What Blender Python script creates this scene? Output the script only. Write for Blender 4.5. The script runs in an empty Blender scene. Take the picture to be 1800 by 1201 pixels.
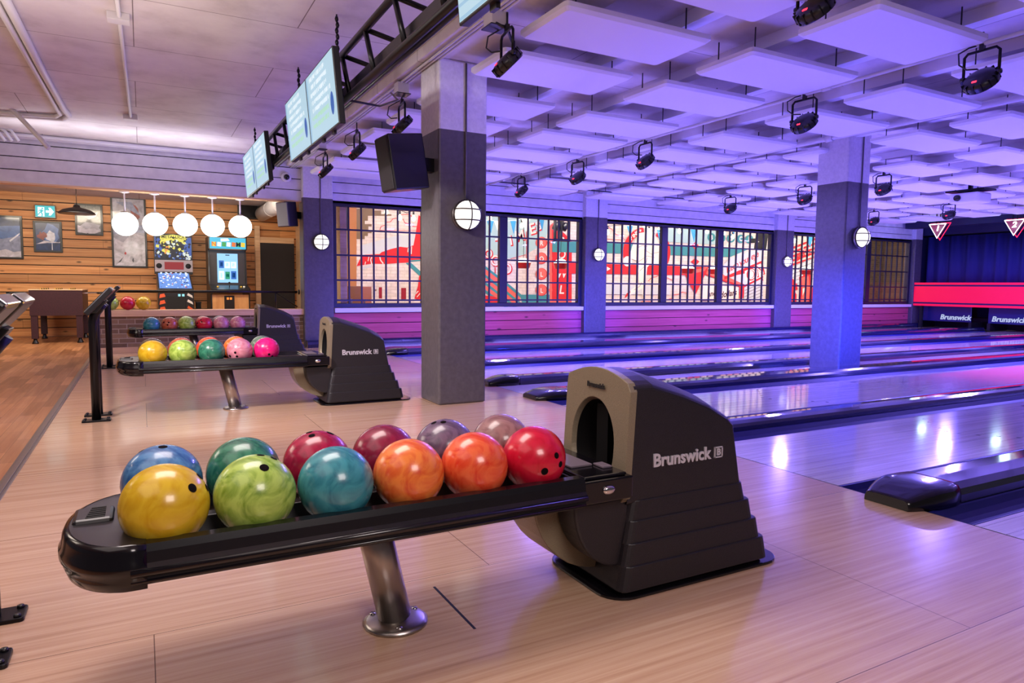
import bpy, bmesh, math, random
from mathutils import Vector, Matrix
D = bpy.data
S = bpy.context.scene
C = S.collection
R = math.radians
random.seed(7)

# ------------------------------------------------------------------ camera, world, exposure, lights
CH = 1.1                                  # camera height; x runs along the lanes, y across them, z up
FPX = 1198.2                              # focal length in pixels of the 1800-wide frame
def _axes(yaw, pitch, roll):
    cy, sy, cp, sp = math.cos(yaw), math.sin(yaw), math.cos(pitch), math.sin(pitch)
    f = Vector((sy*cp, cy*cp, -sp)); r = Vector((cy, -sy, 0)); u = r.cross(f)
    cr, sr = math.cos(roll), math.sin(roll)
    return f, r*cr+u*sr, -r*sr+u*cr
FW, RT, UP = _axes(R(28.4497), R(4.6241), R(.5418))
cam_data = D.cameras.new('camera'); cam = D.objects.new('camera', cam_data); C.objects.link(cam)
cam_data.sensor_width = 36; cam_data.lens = FPX/1800*36; cam_data.clip_end = 200
cam.matrix_world = Matrix(((RT.x, UP.x, -FW.x, 0), (RT.y, UP.y, -FW.y, 0), (RT.z, UP.z, -FW.z, CH), (0, 0, 0, 1)))
S.camera = cam
def ray(px, py): return FW + RT*((px-900)/FPX) - UP*((py-600.5)/FPX)
def at_y(px, py, Y): d = ray(px, py); return Vector((0, 0, CH)) + d*(Y/d.y)
def at_x(px, py, X): d = ray(px, py); return Vector((0, 0, CH)) + d*(X/d.x)
def at_z(px, py, Z): d = ray(px, py); return Vector((0, 0, CH)) + d*((Z-CH)/d.z)

W = D.worlds.new('world'); S.world = W; W.use_nodes = True
W.node_tree.nodes['Background'].inputs[0].default_value = (.50, .43, .50, 1)
W.node_tree.nodes['Background'].inputs[1].default_value = .13
S.view_settings.view_transform = 'Standard'; S.view_settings.look = 'None'
S.view_settings.gamma = 1; S.view_settings.use_curve_mapping = False
S.view_settings.exposure = 0.0

VIOLET = (.225, .165, 1.0); UPV = (.12, .09, 1.0); UPF = (.23, .185, 1.0); DEEP = (.03, .05, 1.0); WARM = (1.0, .86, .72); ROSE = (1.0, .87, .83); BULB = (1.0, .86, .66)
def area(name, loc, rot, sx, sy, power, col, spread=180):
    l = D.lights.new(name, 'AREA'); l.shape = 'RECTANGLE'; l.size = sx; l.size_y = sy; l.energy = power; l.color = col
    l.spread = R(spread)
    o = D.objects.new(name, l); C.objects.link(o); o.location = loc; o.rotation_euler = rot; return o
def spot(name, loc, aim, power, col, ang=70, rad=.06, blend=.6):
    l = D.lights.new(name, 'SPOT'); l.energy = power; l.color = col; l.spot_size = R(ang); l.spot_blend = blend; l.shadow_soft_size = rad
    o = D.objects.new(name, l); C.objects.link(o); o.location = loc
    o.rotation_euler = (Vector(aim)-Vector(loc)).to_track_quat('-Z', 'Y').to_euler(); return o
def point(name, loc, power, col, rad=.1):
    l = D.lights.new(name, 'POINT'); l.energy = power; l.color = col; l.shadow_soft_size = rad
    o = D.objects.new(name, l); C.objects.link(o); o.location = loc; return o

# lounge and approach side: warm ceiling lamps out of frame, ceiling washes, added fill spots
area('lounge_lamp', (-1.9, 1.4, 3.05), (0, 0, 0), 2.8, 3.0, 34, ROSE)
area('lounge_lamp', (-3.4, 7.5, 3.05), (0, R(-22), 0), 2.0, 4.0, 120, WARM)
area('approach_lamp', (.2, 2.9, 3.08), (0, 0, 0), 1.6, 1.2, 68, ROSE)
area('front_lamp', (.9, -1.4, 2.7), (R(38), 0, R(4)), 1.4, 1.2, 74, ROSE)
area('ceiling_wash', (-.2, 11.2, 2.75), (R(180), 0, 0), 3.0, .5, 13, (.90, .90, 1.0))
area('ceiling_wash', (-.6, 4.6, 2.2), (R(180), 0, 0), 1.8, 3.5, 38, ROSE)
spot('fill_spot', (-1.5, 4.2, 3.05), (1.9, 6.0, .9), 620, (1.0, .88, .90), 62, .15, .8)  # fill spots added to brighten the pillar and the approach
spot('fill_spot', (-1.6, 4.0, 3.05), (1.1, 7.2, 0), 380, (1.0, .88, .90), 62, .15, .8)
spot('fill_spot', (-1.5, 4.6, 3.0), (2.4, 6.0, 2.5), 170, (1.0, .90, .92), 24, .1, .8)
spot('pillar_fill', (5.0, 2.6, .5), (2.62, 5.78, 2.85), 420, UPF, 22, .1, 1)  # violet fill added for the pillar's upper part, no fixture there
# arcade corner
area('arcade_lamp', (-1.6, 13.2, 2.74), (R(38), 0, 0), 2.4, .5, 105, BULB)
area('arcade_lamp', (1.1, 13.2, 2.74), (R(38), 0, 0), 1.8, .5, 40, BULB)
# room behind the windows
area('bocce_lamp', (6.2, 13.0, 3.05), (R(44), 0, 0), 5.5, .6, 185, (1.0, .92, .82))
area('bocce_lamp', (12.4, 13.0, 3.05), (R(44), 0, 0), 5.5, .6, 205, (1.0, .92, .82))
area('bocce_lamp', (18.8, 13.0, 3.05), (R(44), 0, 0), 6.0, .6, 260, (1.0, .92, .82))
# violet and blue light over the lanes: added fills and stage lights
for x in (4.7, 7.6, 10.6, 13.6, 17.0):
    for y, p in ((3.5, 180 if x < 5 else 200 if x < 10 else 160), (6.3, 150 if x != 7.6 else 80), (9.2, 110)):
        area('lane_fill', (x-(.9 if y == 6.3 and x > 5 else 0), y, .22), (R(180), 0, 0), 1.6, .7, p*(.22 if x < 10 else .26), UPV if x < 10 and y < 6 else UPF)  # upward fill added low over the lanes to brighten the panels
for x in (5.0, 9.0, 13.0, 17.0): area('wall_fill', (x, 9.3, .3), (R(150), 0, 0), 3.0, .4, 58, UPF)  # fill added to brighten the siding
for x, y, p in ((5.9, 6.9, 100), (5.9, 8.45, 100), (5.9, 10.0, 60), (12.3, 3.0, 190), (12.3, 4.9, 170), (12.3, 6.9, 150), (12.3, 8.6, 150), (12.3, 10.2, 80), (16.8, 4.2, 170), (16.8, 6.8, 160), (16.8, 9.2, 120)):
    area('stage_wash', (x, y, 2.60), (0, 0, 0), .2, .2, p*1.4, VIOLET)
for x, y, ax, ay, p in ((8.0, 9.2, 8.66, 12.2, 900), (13.6, 9.2, 14.6, 12.2, 900), (4.2, 9.6, 2.9, 12.2, 90), (6.2, 4.4, 8.3, 6.1, 2600), (9.0, 3.4, 8.55, 6.0, 900), (12.4, 4.2, 14.3, 6.1, 900)):
    spot('pillar_fill_blue', (x, y, .5), (ax, ay, .65), p, DEEP, 44, .08, 1)  # blue fill added, aimed at pillars and pilasters

# ------------------------------------------------------------------ materials
def lin(c):
    return tuple(((v/255)/12.92 if v/255 <= .04045 else ((v/255+.055)/1.055)**2.4) for v in c)
MATS = {}
def mat(name, col, rough=.5, metal=0, emit=0, ecol=None, coat=0, spec=.5, srgb=True):
    if name in MATS: return MATS[name]
    m = D.materials.new(name); m.use_nodes = True; b = m.node_tree.nodes['Principled BSDF']
    c = lin(col) if srgb else col
    b.inputs['Base Color'].default_value = (*c, 1); b.inputs['Roughness'].default_value = rough
    b.inputs['Metallic'].default_value = metal; b.inputs['Specular IOR Level'].default_value = spec
    b.inputs['Coat Weight'].default_value = coat; b.inputs['Coat Roughness'].default_value = .06
    if emit:
        e = lin(ecol) if ecol else c
        b.inputs['Emission Color'].default_value = (*e, 1); b.inputs['Emission Strength'].default_value = emit
    MATS[name] = m; return m
def nd(m, t, **kw):
    n = m.node_tree.nodes.new('ShaderNode'+t)
    for k, v in kw.items():
        if k.startswith('i_'): n.inputs[int(k[2:])].default_value = v
        else: setattr(n, k, v)
    return n
def ln(m, a, i, b, j): m.node_tree.links.new(a.outputs[i], b.inputs[j])
def ramp(m, stops):
    n = nd(m, 'ValToRGB'); e = n.color_ramp.elements
    while len(e) < len(stops): e.new(.5)
    for k, (p, c) in enumerate(stops): e[k].position = p; e[k].color = (*lin(c), 1)
    return n
def pos(m, scale, rot=(0, 0, 0), obj=False):
    g = nd(m, 'TexCoord') if obj else nd(m, 'NewGeometry')
    mp = nd(m, 'Mapping'); mp.inputs['Scale'].default_value = scale; mp.inputs['Rotation'].default_value = rot
    m.node_tree.links.new(g.outputs['Object' if obj else 'Position'], mp.inputs['Vector']); return mp
def streak(name, stops, scale, rough=.3, coat=0, seam=None, det=5, bump=0, knots=None, dist=0, var=0, spec=.5):
    """wood or brushed look: noise stretched along the grain; optional board seams, knots and board-to-board change"""
    m = mat(name, stops[0][1], rough, coat=coat, spec=spec); b = m.node_tree.nodes['Principled BSDF']
    p = pos(m, scale); n = nd(m, 'TexNoise'); n.inputs['Scale'].default_value = 1; n.inputs['Detail'].default_value = det
    n.inputs['Roughness'].default_value = .62; n.inputs['Distortion'].default_value = dist
    ln(m, p, 0, n, 'Vector'); r = ramp(m, stops); ln(m, n, 0, r, 0); out = r
    if seam:
        sc, c1, c2, bw, rh, mort, off, rot = seam
        p2 = pos(m, (1, 1, 1), rot); br = nd(m, 'TexBrick'); ln(m, p2, 0, br, 'Vector')
        br.inputs['Color1'].default_value = (*c1, 1); br.inputs['Color2'].default_value = (*c2, 1); br.inputs['Mortar'].default_value = (.30, .26, .25, 1)
        br.inputs['Scale'].default_value = sc; br.inputs['Mortar Size'].default_value = mort; br.inputs['Brick Width'].default_value = bw; br.inputs['Row Height'].default_value = rh
        br.inputs['Mortar Smooth'].default_value = 0; br.offset = off
        mx = nd(m, 'Mix', data_type='RGBA', blend_type='MULTIPLY'); mx.inputs[0].default_value = 1
        m.node_tree.links.new(r.outputs[0], mx.inputs[6]); m.node_tree.links.new(br.outputs[0], mx.inputs[7])
        out = mx; oi = 2
    else: oi = 0
    if var:
        g = nd(m, 'NewGeometry'); h = nd(m, 'HueSaturation'); mr = nd(m, 'MapRange'); mr.inputs[3].default_value = 1-var; mr.inputs[4].default_value = 1+var*.6
        m.node_tree.links.new(g.outputs['Random Per Island'], mr.inputs[0]); m.node_tree.links.new(mr.outputs[0], h.inputs['Value'])
        m.node_tree.links.new(out.outputs[oi], h.inputs['Color']); out = h; oi = 0
    if knots:
        p3 = pos(m, knots[0]); v = nd(m, 'TexVoronoi'); v.inputs['Scale'].default_value = 1; ln(m, p3, 0, v, 'Vector')
        kr = nd(m, 'MapRange'); kr.inputs[1].default_value = knots[1]; kr.inputs[2].default_value = knots[1]*2.4; kr.inputs[3].default_value = .25; kr.inputs[4].default_value = 1
        m.node_tree.links.new(v.outputs['Distance'], kr.inputs[0])
        mx = nd(m, 'Mix', data_type='RGBA', blend_type='MULTIPLY'); mx.inputs[0].default_value = 1
        m.node_tree.links.new(out.outputs[oi], mx.inputs[6]); m.node_tree.links.new(kr.outputs[0], mx.inputs[7]); out = mx; oi = 2
    m.node_tree.links.new(out.outputs[oi], b.inputs['Base Color'])
    if bump:
        bp = nd(m, 'Bump'); bp.inputs['Strength'].default_value = bump; bp.inputs['Distance'].default_value = .01
        ln(m, n, 0, bp, 'Height'); ln(m, bp, 0, b, 'Normal')
    return m
def mottled(name, stops, scale, rough=.5, bump=0, coat=0, metal=0, obj=False, dist=0, det=6, spec=.5):
    m = mat(name, stops[0][1], rough, metal, coat=coat, spec=spec); b = m.node_tree.nodes['Principled BSDF']
    p = pos(m, (scale,)*3, obj=obj); n = nd(m, 'TexNoise'); n.inputs['Scale'].default_value = 1; n.inputs['Detail'].default_value = det; n.inputs['Distortion'].default_value = dist
    ln(m, p, 0, n, 'Vector'); r = ramp(m, stops); ln(m, n, 0, r, 0); ln(m, r, 0, b, 'Base Color')
    if bump:
        bp = nd(m, 'Bump'); bp.inputs['Strength'].default_value = bump; bp.inputs['Distance'].default_value = .004
        ln(m, n, 0, bp, 'Height'); ln(m, bp, 0, b, 'Normal')
    return m
def bricks(name, c1, c2, cm, w, h, mort, rough=.8):
    m = mat(name, c1, rough); b = m.node_tree.nodes['Principled BSDF']
    p = pos(m, (1, 1, 1), (R(-90), 0, 0)); br = nd(m, 'TexBrick'); ln(m, p, 0, br, 'Vector')
    br.inputs['Color1'].default_value = (*lin(c1), 1); br.inputs['Color2'].default_value = (*lin(c2), 1); br.inputs['Mortar'].default_value = (*lin(cm), 1)
    br.inputs['Scale'].default_value = 1; br.inputs['Brick Width'].default_value = w; br.inputs['Row Height'].default_value = h; br.inputs['Mortar Size'].default_value = mort
    n = nd(m, 'TexNoise'); n.inputs['Scale'].default_value = 9; p2 = pos(m, (1, 1, 1)); ln(m, p2, 0, n, 'Vector')
    mr = nd(m, 'MapRange'); mr.inputs[3].default_value = .75; mr.inputs[4].default_value = 1.2; ln(m, n, 0, mr, 0)
    mx = nd(m, 'Mix', data_type='RGBA', blend_type='MULTIPLY'); mx.inputs[0].default_value = 1
    m.node_tree.links.new(br.outputs[0], mx.inputs[6]); m.node_tree.links.new(mr.outputs[0], mx.inputs[7])
    m.node_tree.links.new(mx.outputs[2], b.inputs['Base Color'])
    bp = nd(m, 'Bump'); bp.inputs['Strength'].default_value = .4; bp.inputs['Distance'].default_value = .006; bp.invert = True
    m.node_tree.links.new(br.outputs['Fac'], bp.inputs['Height']); ln(m, bp, 0, b, 'Normal'); return m

M_APP = streak('maple_approach', [(.22, (166, 128, 102)), (.42, (194, 156, 128)), (.6, (206, 172, 144)), (.8, (220, 190, 162))], (.9, 46, 30), .19, coat=.2,
               seam=(1, (1, 1, 1), (.96, .95, .95), 2.35, 1.17, .0016, .5, (0, 0, 0)))
M_LANE = streak('maple_lane', [(.25, (184, 170, 172)), (.5, (206, 194, 196)), (.75, (222, 212, 212))], (.9, 30, 30), .13, coat=.5,
                seam=(1, (1, 1, 1), (.9, .9, .92), 3.2, .105, .0012, .37, (0, 0, 0)))
M_OAK = streak('oak_planks', [(.2, (150, 98, 66)), (.5, (182, 126, 88)), (.8, (206, 156, 114))], (26, .9, 20), .36, coat=.12,
               seam=(1, (1.16, 1.14, 1.10), (.60, .53, .47), .72, .115, .0012, .43, (0, 0, R(90))))
M_PINE = streak('knotty_pine', [(.2, (160, 96, 50)), (.5, (206, 142, 86)), (.8, (230, 176, 118))], (.9, 4, 26), .5, var=.28, knots=((2.2, 1, 5.4), .055), dist=.6)
M_PINK = streak('stained_siding', [(.2, (168, 60, 88)), (.5, (192, 76, 106)), (.8, (210, 98, 124))], (.8, 4, 24), .5, var=.18, knots=((2.2, 1, 5.4), .06), dist=.6)
M_LEDGE = streak('ledge_wood', [(.2, (206, 162, 122)), (.6, (232, 194, 154)), (.9, (242, 214, 178))], (1.5, 20, 24), .45)
M_WSIDE = mottled('white_siding', [(.3, (205, 200, 208)), (.7, (224, 220, 226))], 6, .55)
M_CEIL = streak('painted_deck', [(.25, (192, 182, 182)), (.5, (216, 208, 208)), (.8, (228, 222, 220))], (2.2, 2.2, 2.2), .75, bump=.15, seam=(1, (1, 1, 1), (.965, .96, .965), 2.4, 1.2, .004, .5, (0, 0, R(0))))
M_PANEL = mat('panel_felt', (236, 234, 238), .9, spec=.2)
M_WHITE = mat('white_paint', (226, 224, 228), .5)
M_PIPE = mat('pipe_paint', (214, 210, 212), .45)
M_PILW = mottled('pillar_white', [(.3, (204, 200, 204)), (.7, (220, 216, 220))], 30, .6, bump=.2)
M_PILG = mottled('pillar_grey', [(.3, (80, 75, 80)), (.7, (94, 88, 94))], 22, .40, bump=.35)
M_BLK = mat('black_plastic', (22, 20, 24), .35, coat=.2)
M_GLOSS = mat('gloss_black', (14, 12, 17), .2, coat=.35, spec=.35)
M_RAIL = mat('rail_black', (16, 14, 20), .24, coat=.2, spec=.5)
M_HOOD = mottled('textured_black', [(.35, (22, 20, 25)), (.7, (36, 32, 39))], 320, .42, bump=.25, obj=True)
M_TAUPE = mottled('lit_taupe', [(.35, (128, 116, 96)), (.7, (146, 134, 112))], 300, .38, bump=.2, obj=True, metal=.2)  # warm light on the front panel is put into this colour
M_MATTE = mat('matte_black', (14, 13, 16), .7)
M_STEEL = mat('brushed_steel', (176, 170, 166), .32, 1)
M_CHROME = mat('chrome', (210, 210, 214), .12, 1)
M_DARK = mat('mouth_black', (7, 6, 8), .8, spec=.2)
M_METAL = mat('black_metal', (20, 19, 24), .3, .5)
M_TRIM = mat('aluminium_trim', (150, 140, 136), .35, .8)
M_GUT = mat('gutter_lit_blue', (16, 20, 104), .4, coat=.08)  # blue light on the dark gutters is put into the colour
M_CAP = mat('cap_black', (30, 30, 64), .12, coat=.8)
M_FRAME = mat('window_black', (28, 26, 44), .4)
M_LOGO = mat('logo_silver', (206, 202, 214), .35, .2)
M_RED = mat('indicator_red', (255, 40, 60), .5, emit=4)
def glass_mat():
    m = D.materials.new('window_glass'); m.use_nodes = True; nt = m.node_tree; nt.nodes.clear()
    o = nt.nodes.new('ShaderNodeOutputMaterial'); a = nt.nodes.new('ShaderNodeBsdfTransparent'); g = nt.nodes.new('ShaderNodeBsdfGlossy'); x = nt.nodes.new('ShaderNodeMixShader')
    f = nt.nodes.new('ShaderNodeFresnel'); f.inputs[0].default_value = 1.35; g.inputs['Roughness'].default_value = .02
    a.inputs[0].default_value = (.96, .97, .97, 1)
    gm = nt.nodes.new('ShaderNodeNewGeometry'); iv = nt.nodes.new('ShaderNodeMath'); iv.operation = 'SUBTRACT'; iv.inputs[0].default_value = 1; nt.links.new(gm.outputs['Backfacing'], iv.inputs[1])
    mu = nt.nodes.new('ShaderNodeMath'); mu.operation = 'MULTIPLY'; nt.links.new(f.outputs[0], mu.inputs[0]); nt.links.new(iv.outputs[0], mu.inputs[1]); nt.links.new(mu.outputs[0], x.inputs[0]); nt.links.new(a.outputs[0], x.inputs[1]); nt.links.new(g.outputs[0], x.inputs[2]); nt.links.new(x.outputs[0], o.inputs[0]); return m
M_GLASS = glass_mat()

# ------------------------------------------------------------------ mesh helpers
class MB:
    def __init__(s): s.v = []; s.f = []; s.m = []; s.s = []
    def add(s, vs, fs, m=0, sm=False, M=None):
        k = len(s.v); s.v += [tuple(M @ Vector(p)) if M else tuple(p) for p in vs]
        for f in fs: s.f.append([i+k for i in f]); s.m.append(m); s.s.append(sm)
        return s
    def box(s, x0, x1, y0, y1, z0, z1, m=0, M=None):
        return s.add([(x0,y0,z0),(x1,y0,z0),(x1,y1,z0),(x0,y1,z0),(x0,y0,z1),(x1,y0,z1),(x1,y1,z1),(x0,y1,z1)],
                     [(3,2,1,0),(4,5,6,7),(0,1,5,4),(1,2,6,5),(2,3,7,6),(3,0,4,7)], m, False, M)
    def tube(s, pts, r, n=10, m=0, M=None, sq=1.0):
        pts = [Vector(p) for p in pts]; rs = r if isinstance(r, (list, tuple)) else [r]*len(pts)
        t0 = (pts[1]-pts[0]).normalized(); a = Vector((0, 0, 1)) if abs(t0.z) < .9 else Vector((1, 0, 0))
        u = t0.cross(a).normalized(); vs = []
        for i, p in enumerate(pts):
            t = (pts[min(i+1, len(pts)-1)]-pts[max(i-1, 0)]).normalized()
            u = (u-t*u.dot(t)).normalized(); w = t.cross(u)
            vs += [p+(u*math.cos(2*math.pi*k/n)+w*math.sin(2*math.pi*k/n)*sq)*rs[i] for k in range(n)]
        fs = [(i*n+k, i*n+(k+1) % n, (i+1)*n+(k+1) % n, (i+1)*n+k) for i in range(len(pts)-1) for k in range(n)]
        s.add(vs, fs, m, True, M); e = (len(pts)-1)*n
        s.add(vs[:n], [list(range(n))[::-1]], m, False, M); s.add(vs[e:], [list(range(n))], m, False, M); return s
    def lathe(s, prof, n=24, m=0, M=None, sm=True):
        vs = [(r*math.cos(2*math.pi*k/n), r*math.sin(2*math.pi*k/n), z) for r, z in prof for k in range(n)]
        fs = [(i*n+k, i*n+(k+1) % n, (i+1)*n+(k+1) % n, (i+1)*n+k) for i in range(len(prof)-1) for k in range(n)]
        s.add(vs, fs, m, sm, M)
        if prof[0][0] > 1e-5: s.add(vs[:n], [list(range(n))[::-1]], m, False, M)
        if prof[-1][0] > 1e-5: s.add(vs[-n:], [list(range(n))], m, False, M)
        return s
    def prism(s, poly, ax, a, b, m=0, M=None, sm=False):
        def P(q, h): return (h, q[0], q[1]) if ax == 'x' else ((q[0], h, q[1]) if ax == 'y' else (q[0], q[1], h))
        n = len(poly); vs = [P(q, a) for q in poly]+[P(q, b) for q in poly]
        s.add(vs, [(i, (i+1) % n, n+(i+1) % n, n+i) for i in range(n)], m, sm, M)
        s.add(vs, [list(range(n))[::-1], list(range(n, 2*n))], m, False, M); return s
    def loft(s, secs, m=0, sm=False, cap=True, M=None):
        n = len(secs[0]); vs = [p for q in secs for p in q]
        s.add(vs, [(i*n+k, i*n+(k+1) % n, (i+1)*n+(k+1) % n, (i+1)*n+k) for i in range(len(secs)-1) for k in range(n)], m, sm, M)
        if cap: s.add(secs[0], [list(range(n))[::-1]], m, False, M); s.add(secs[-1], [list(range(n))], m, False, M)
        return s
    def ball(s, c, r, nu=24, nv=14, m=0, sc=(1, 1, 1), M=None):
        c = Vector(c); vs = [c+Vector((0, 0, r*sc[2]))]
        for i in range(1, nv):
            t = math.pi*i/nv
            vs += [c+Vector((r*sc[0]*math.sin(t)*math.cos(2*math.pi*k/nu), r*sc[1]*math.sin(t)*math.sin(2*math.pi*k/nu), r*sc[2]*math.cos(t))) for k in range(nu)]
        vs.append(c-Vector((0, 0, r*sc[2]))); e = len(vs)-1; fs = []
        for k in range(nu):
            fs.append((0, 1+k, 1+(k+1) % nu)); fs.append((e, 1+(nv-2)*nu+(k+1) % nu, 1+(nv-2)*nu+k))
            for i in range(nv-2): fs.append((1+i*nu+k, 1+(i+1)*nu+k, 1+(i+1)*nu+(k+1) % nu, 1+i*nu+(k+1) % nu))
        return s.add(vs, fs, m, True, M)
    def flat(s, pts, m=0): return s.add(pts, [list(range(len(pts)))], m)
    def build(s, name, mats, parent=None, bevel=0, seg=2, local=False, fix=True):
        me = D.meshes.new(name); off = Vector((0, 0, 0)); vs = s.v
        if parent is not None and not local:
            off = parent.matrix_basis.translation.copy(); p = parent.parent
            while p is not None: off += p.matrix_basis.translation; p = p.parent
        elif parent is None and not local:
            lo = [min(v[i] for v in vs) for i in range(3)]; hi = [max(v[i] for v in vs) for i in range(3)]
            off = Vector(((lo[0]+hi[0])/2, (lo[1]+hi[1])/2, lo[2]))
        me.from_pydata([tuple(Vector(v)-off) for v in vs], [], s.f)
        for m in (mats if isinstance(mats, (list, tuple)) else [mats]): me.materials.append(m)
        me.polygons.foreach_set('material_index', s.m); me.polygons.foreach_set('use_smooth', s.s)
        bm = bmesh.new(); bm.from_mesh(me); bmesh.ops.remove_doubles(bm, verts=bm.verts, dist=1e-5)
        if fix: bmesh.ops.recalc_face_normals(bm, faces=bm.faces)
        bm.to_mesh(me); bm.free(); me.update()
        o = D.objects.new(name, me); C.objects.link(o)
        if parent is not None: o.parent = parent
        elif not local: o.location = off
        if bevel:
            b = o.modifiers.new('bevel', 'BEVEL'); b.width = bevel; b.segments = seg; b.limit_method = 'ANGLE'; b.angle_limit = R(40)
        return o
def tag(o, label=None, cat=None, group=None, kind=None):
    if label: o['label'] = label
    if cat: o['category'] = cat
    if group: o['group'] = group
    if kind: o['kind'] = kind
    return o
def thing(name, label, cat, loc=(0, 0, 0), rz=0, group=None):
    o = D.objects.new(name, None); C.objects.link(o); o.empty_display_size = .1; o.location = loc; o.rotation_euler = (0, 0, rz)
    return tag(o, label, cat, group)
def struct(o): o['kind'] = 'structure'; return o
def dup(root, loc=None, rz=None, label=None, group=None):
    def cp(o, p):
        c = o.copy(); C.objects.link(c)
        if p: c.parent = p
        for ch in o.children: cp(ch, c)
        return c
    r = cp(root, None)
    if loc is not None: r.location = loc
    if rz is not None: r.rotation_euler = (0, 0, rz)
    if label: r['label'] = label
    if group: r['group'] = group
    return r
def text_mesh(body, size, ext=.001, shear=0, bold=0, align='CENTER', space=1):
    cu = D.curves.new('lettering', 'FONT'); cu.body = body; cu.size = size; cu.extrude = ext; cu.shear = shear; cu.offset = bold
    cu.align_x = align; cu.align_y = 'CENTER'; cu.space_character = space; cu.resolution_u = 3
    o = D.objects.new('lettering', cu); C.objects.link(o)
    me = D.meshes.new_from_object(o.evaluated_get(bpy.context.evaluated_depsgraph_get()))
    D.objects.remove(o); D.curves.remove(cu); return me
FACE_NY = Matrix(((1, 0, 0, 0), (0, 0, -1, 0), (0, 1, 0, 0), (0, 0, 0, 1)))      # lettering that reads from -y
FACE_NX = Matrix(((0, 0, -1, 0), (-1, 0, 0, 0), (0, 1, 0, 0), (0, 0, 0, 1)))     # lettering that reads from -x
def lettering(name, body, size, m, parent, loc, face=FACE_NY, rot=0, **kw):
    me = text_mesh(body, size, **kw); me.transform(Matrix.Translation(loc) @ face @ Matrix.Rotation(rot, 4, 'Z')); me.materials.clear(); me.materials.append(m)
    o = D.objects.new(name, me); C.objects.link(o)
    if parent: o.parent = parent
    return o
def text_into(mb, body, size, loc, m, face=FACE_NY, rot=0, **kw):
    me = text_mesh(body, size, **kw); T = Matrix.Translation(loc) @ face @ Matrix.Rotation(rot, 4, 'Z')
    mb.add([T @ v.co for v in me.vertices], [list(p.vertices) for p in me.polygons], m); D.meshes.remove(me)
def rrect(x0, x1, y0, y1, r, n=4):
    out = []
    for cx, cy, a in ((x1-r, y1-r, 0), (x0+r, y1-r, 90), (x0+r, y0+r, 180), (x1-r, y0+r, 270)):
        out += [(cx+r*math.cos(R(a+90*k/n)), cy+r*math.sin(R(a+90*k/n))) for k in range(n+1)]
    return out

# ------------------------------------------------------------------ large structure
YW = 12.32; YM = 15.6; YA = 16.6; CEIL = 3.22; FOUL = 3.40; XM = 20.2
struct(MB().box(-.66, FOUL, -3, YW, -.12, 0).build('floor_approach', M_APP))
fl = MB().box(-8, -.72, -3, YW+.2, -.12, 0).box(-8, 3.2, YW+.2, YA, -.12, 0); struct(fl.build('floor_lounge', M_OAK))
struct(MB().box(-.72, -.66, -3, YW, -.12, .006).box(-.705, -.675, -3, YW, .006, .012).build('trim_1', M_TRIM, bevel=.002))
struct(MB().box(FOUL, 24, -3, YW, -.3, -.14).build('floor_subfloor', M_MATTE))
struct(MB().box(FOUL, FOUL+.012, -3, YW, -.12, -.001).build('trim_2', M_MATTE))
# short expansion slot and panel joints let into the approach
p, q = at_z(763, 1032, 0), at_z(835, 1106, 0); u = (q-p).normalized(); n = Vector((-u.y, u.x, 0))*.0045
struct(MB().add([p+n, p-n, q-n, q+n, *[v+Vector((0, 0, .0008)) for v in (p+n, p-n, q-n, q+n)]], [(0, 1, 2, 3), (4, 5, 6, 7), (0, 1, 5, 4), (1, 2, 6, 5), (2, 3, 7, 6), (3, 0, 4, 7)]).build('trim_3', M_MATTE))
ARROW = mat('lane_arrow', (74, 44, 60), .2, coat=.5)
for k, (y0, y1) in enumerate(((11.0, 12.05), (8.97, 10.0), (7.06, 8.09), (4.22, 5.30), (2.43, 3.49))):
    m = MB().box(FOUL+.012, XM+1.6, y0, y1, -.12, 0)
    yc = (y0+y1)/2
    for j in range(7):
        u = j-3; x = FOUL+4.85-abs(u)*.28; y = yc+u*.132
        m.add([(x, y-.018, .0006), (x+.15, y, .0006), (x, y+.018, .0006), (x-.03, y, .0006)], [(0, 1, 2, 3)], 1)
    for j in range(10):
        y = yc+(j-4.5)*.095; x = FOUL+2.1+.09*(abs(j-4.5)//1)
        m.add([(x+.018*math.cos(a*1.047), y+.018*math.sin(a*1.047), .0006) for a in range(6)], [range(6)], 1)
    struct(m.build('floor_lane', [M_LANE, ARROW], fix=False))
struct(MB().box(FOUL+.012, XM+1.0, 5.93, 6.61, -.12, 0).build('floor_strip', M_LANE))
struct(MB().box(FOUL+.012, XM+1.0, -3, 1.71, -.12, 0).build('floor_strip', M_LANE))
# ceiling deck with joists and the drop beam over the pillars
m = MB().box(-8, 21.5, -3, YW+.25, CEIL, CEIL+.15)
struct(m.build('ceiling', M_CEIL))
m = MB()
for k in range(20): m.box(3.75+.92*k, 3.87+.92*k, -2, YW, CEIL-.10, CEIL)
struct(m.build('ceiling_joists', M_WHITE))
struct(MB().box(2.25, 3.02, -3, YW, CEIL-.10, CEIL).build('ceiling_beam', M_CEIL, bevel=.01))
# upper white siding along the whole window wall and over the arcade opening
m = MB().box(-8, 20.4, YW+.03, YW+.18, 2.55, CEIL, 1)
zb = 2.55
for k in range(4):
    m.box(-8, 20.4, YW, YW+.04, zb, min(zb+.172, CEIL), 0); zb += .187
struct(m.build('wall_back', [M_WSIDE, M_MATTE]))
struct(MB().box(-8, 2.5, YW-.006, YW+.19, 2.525, 2.55).build('trim_4', M_LEDGE))
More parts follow.
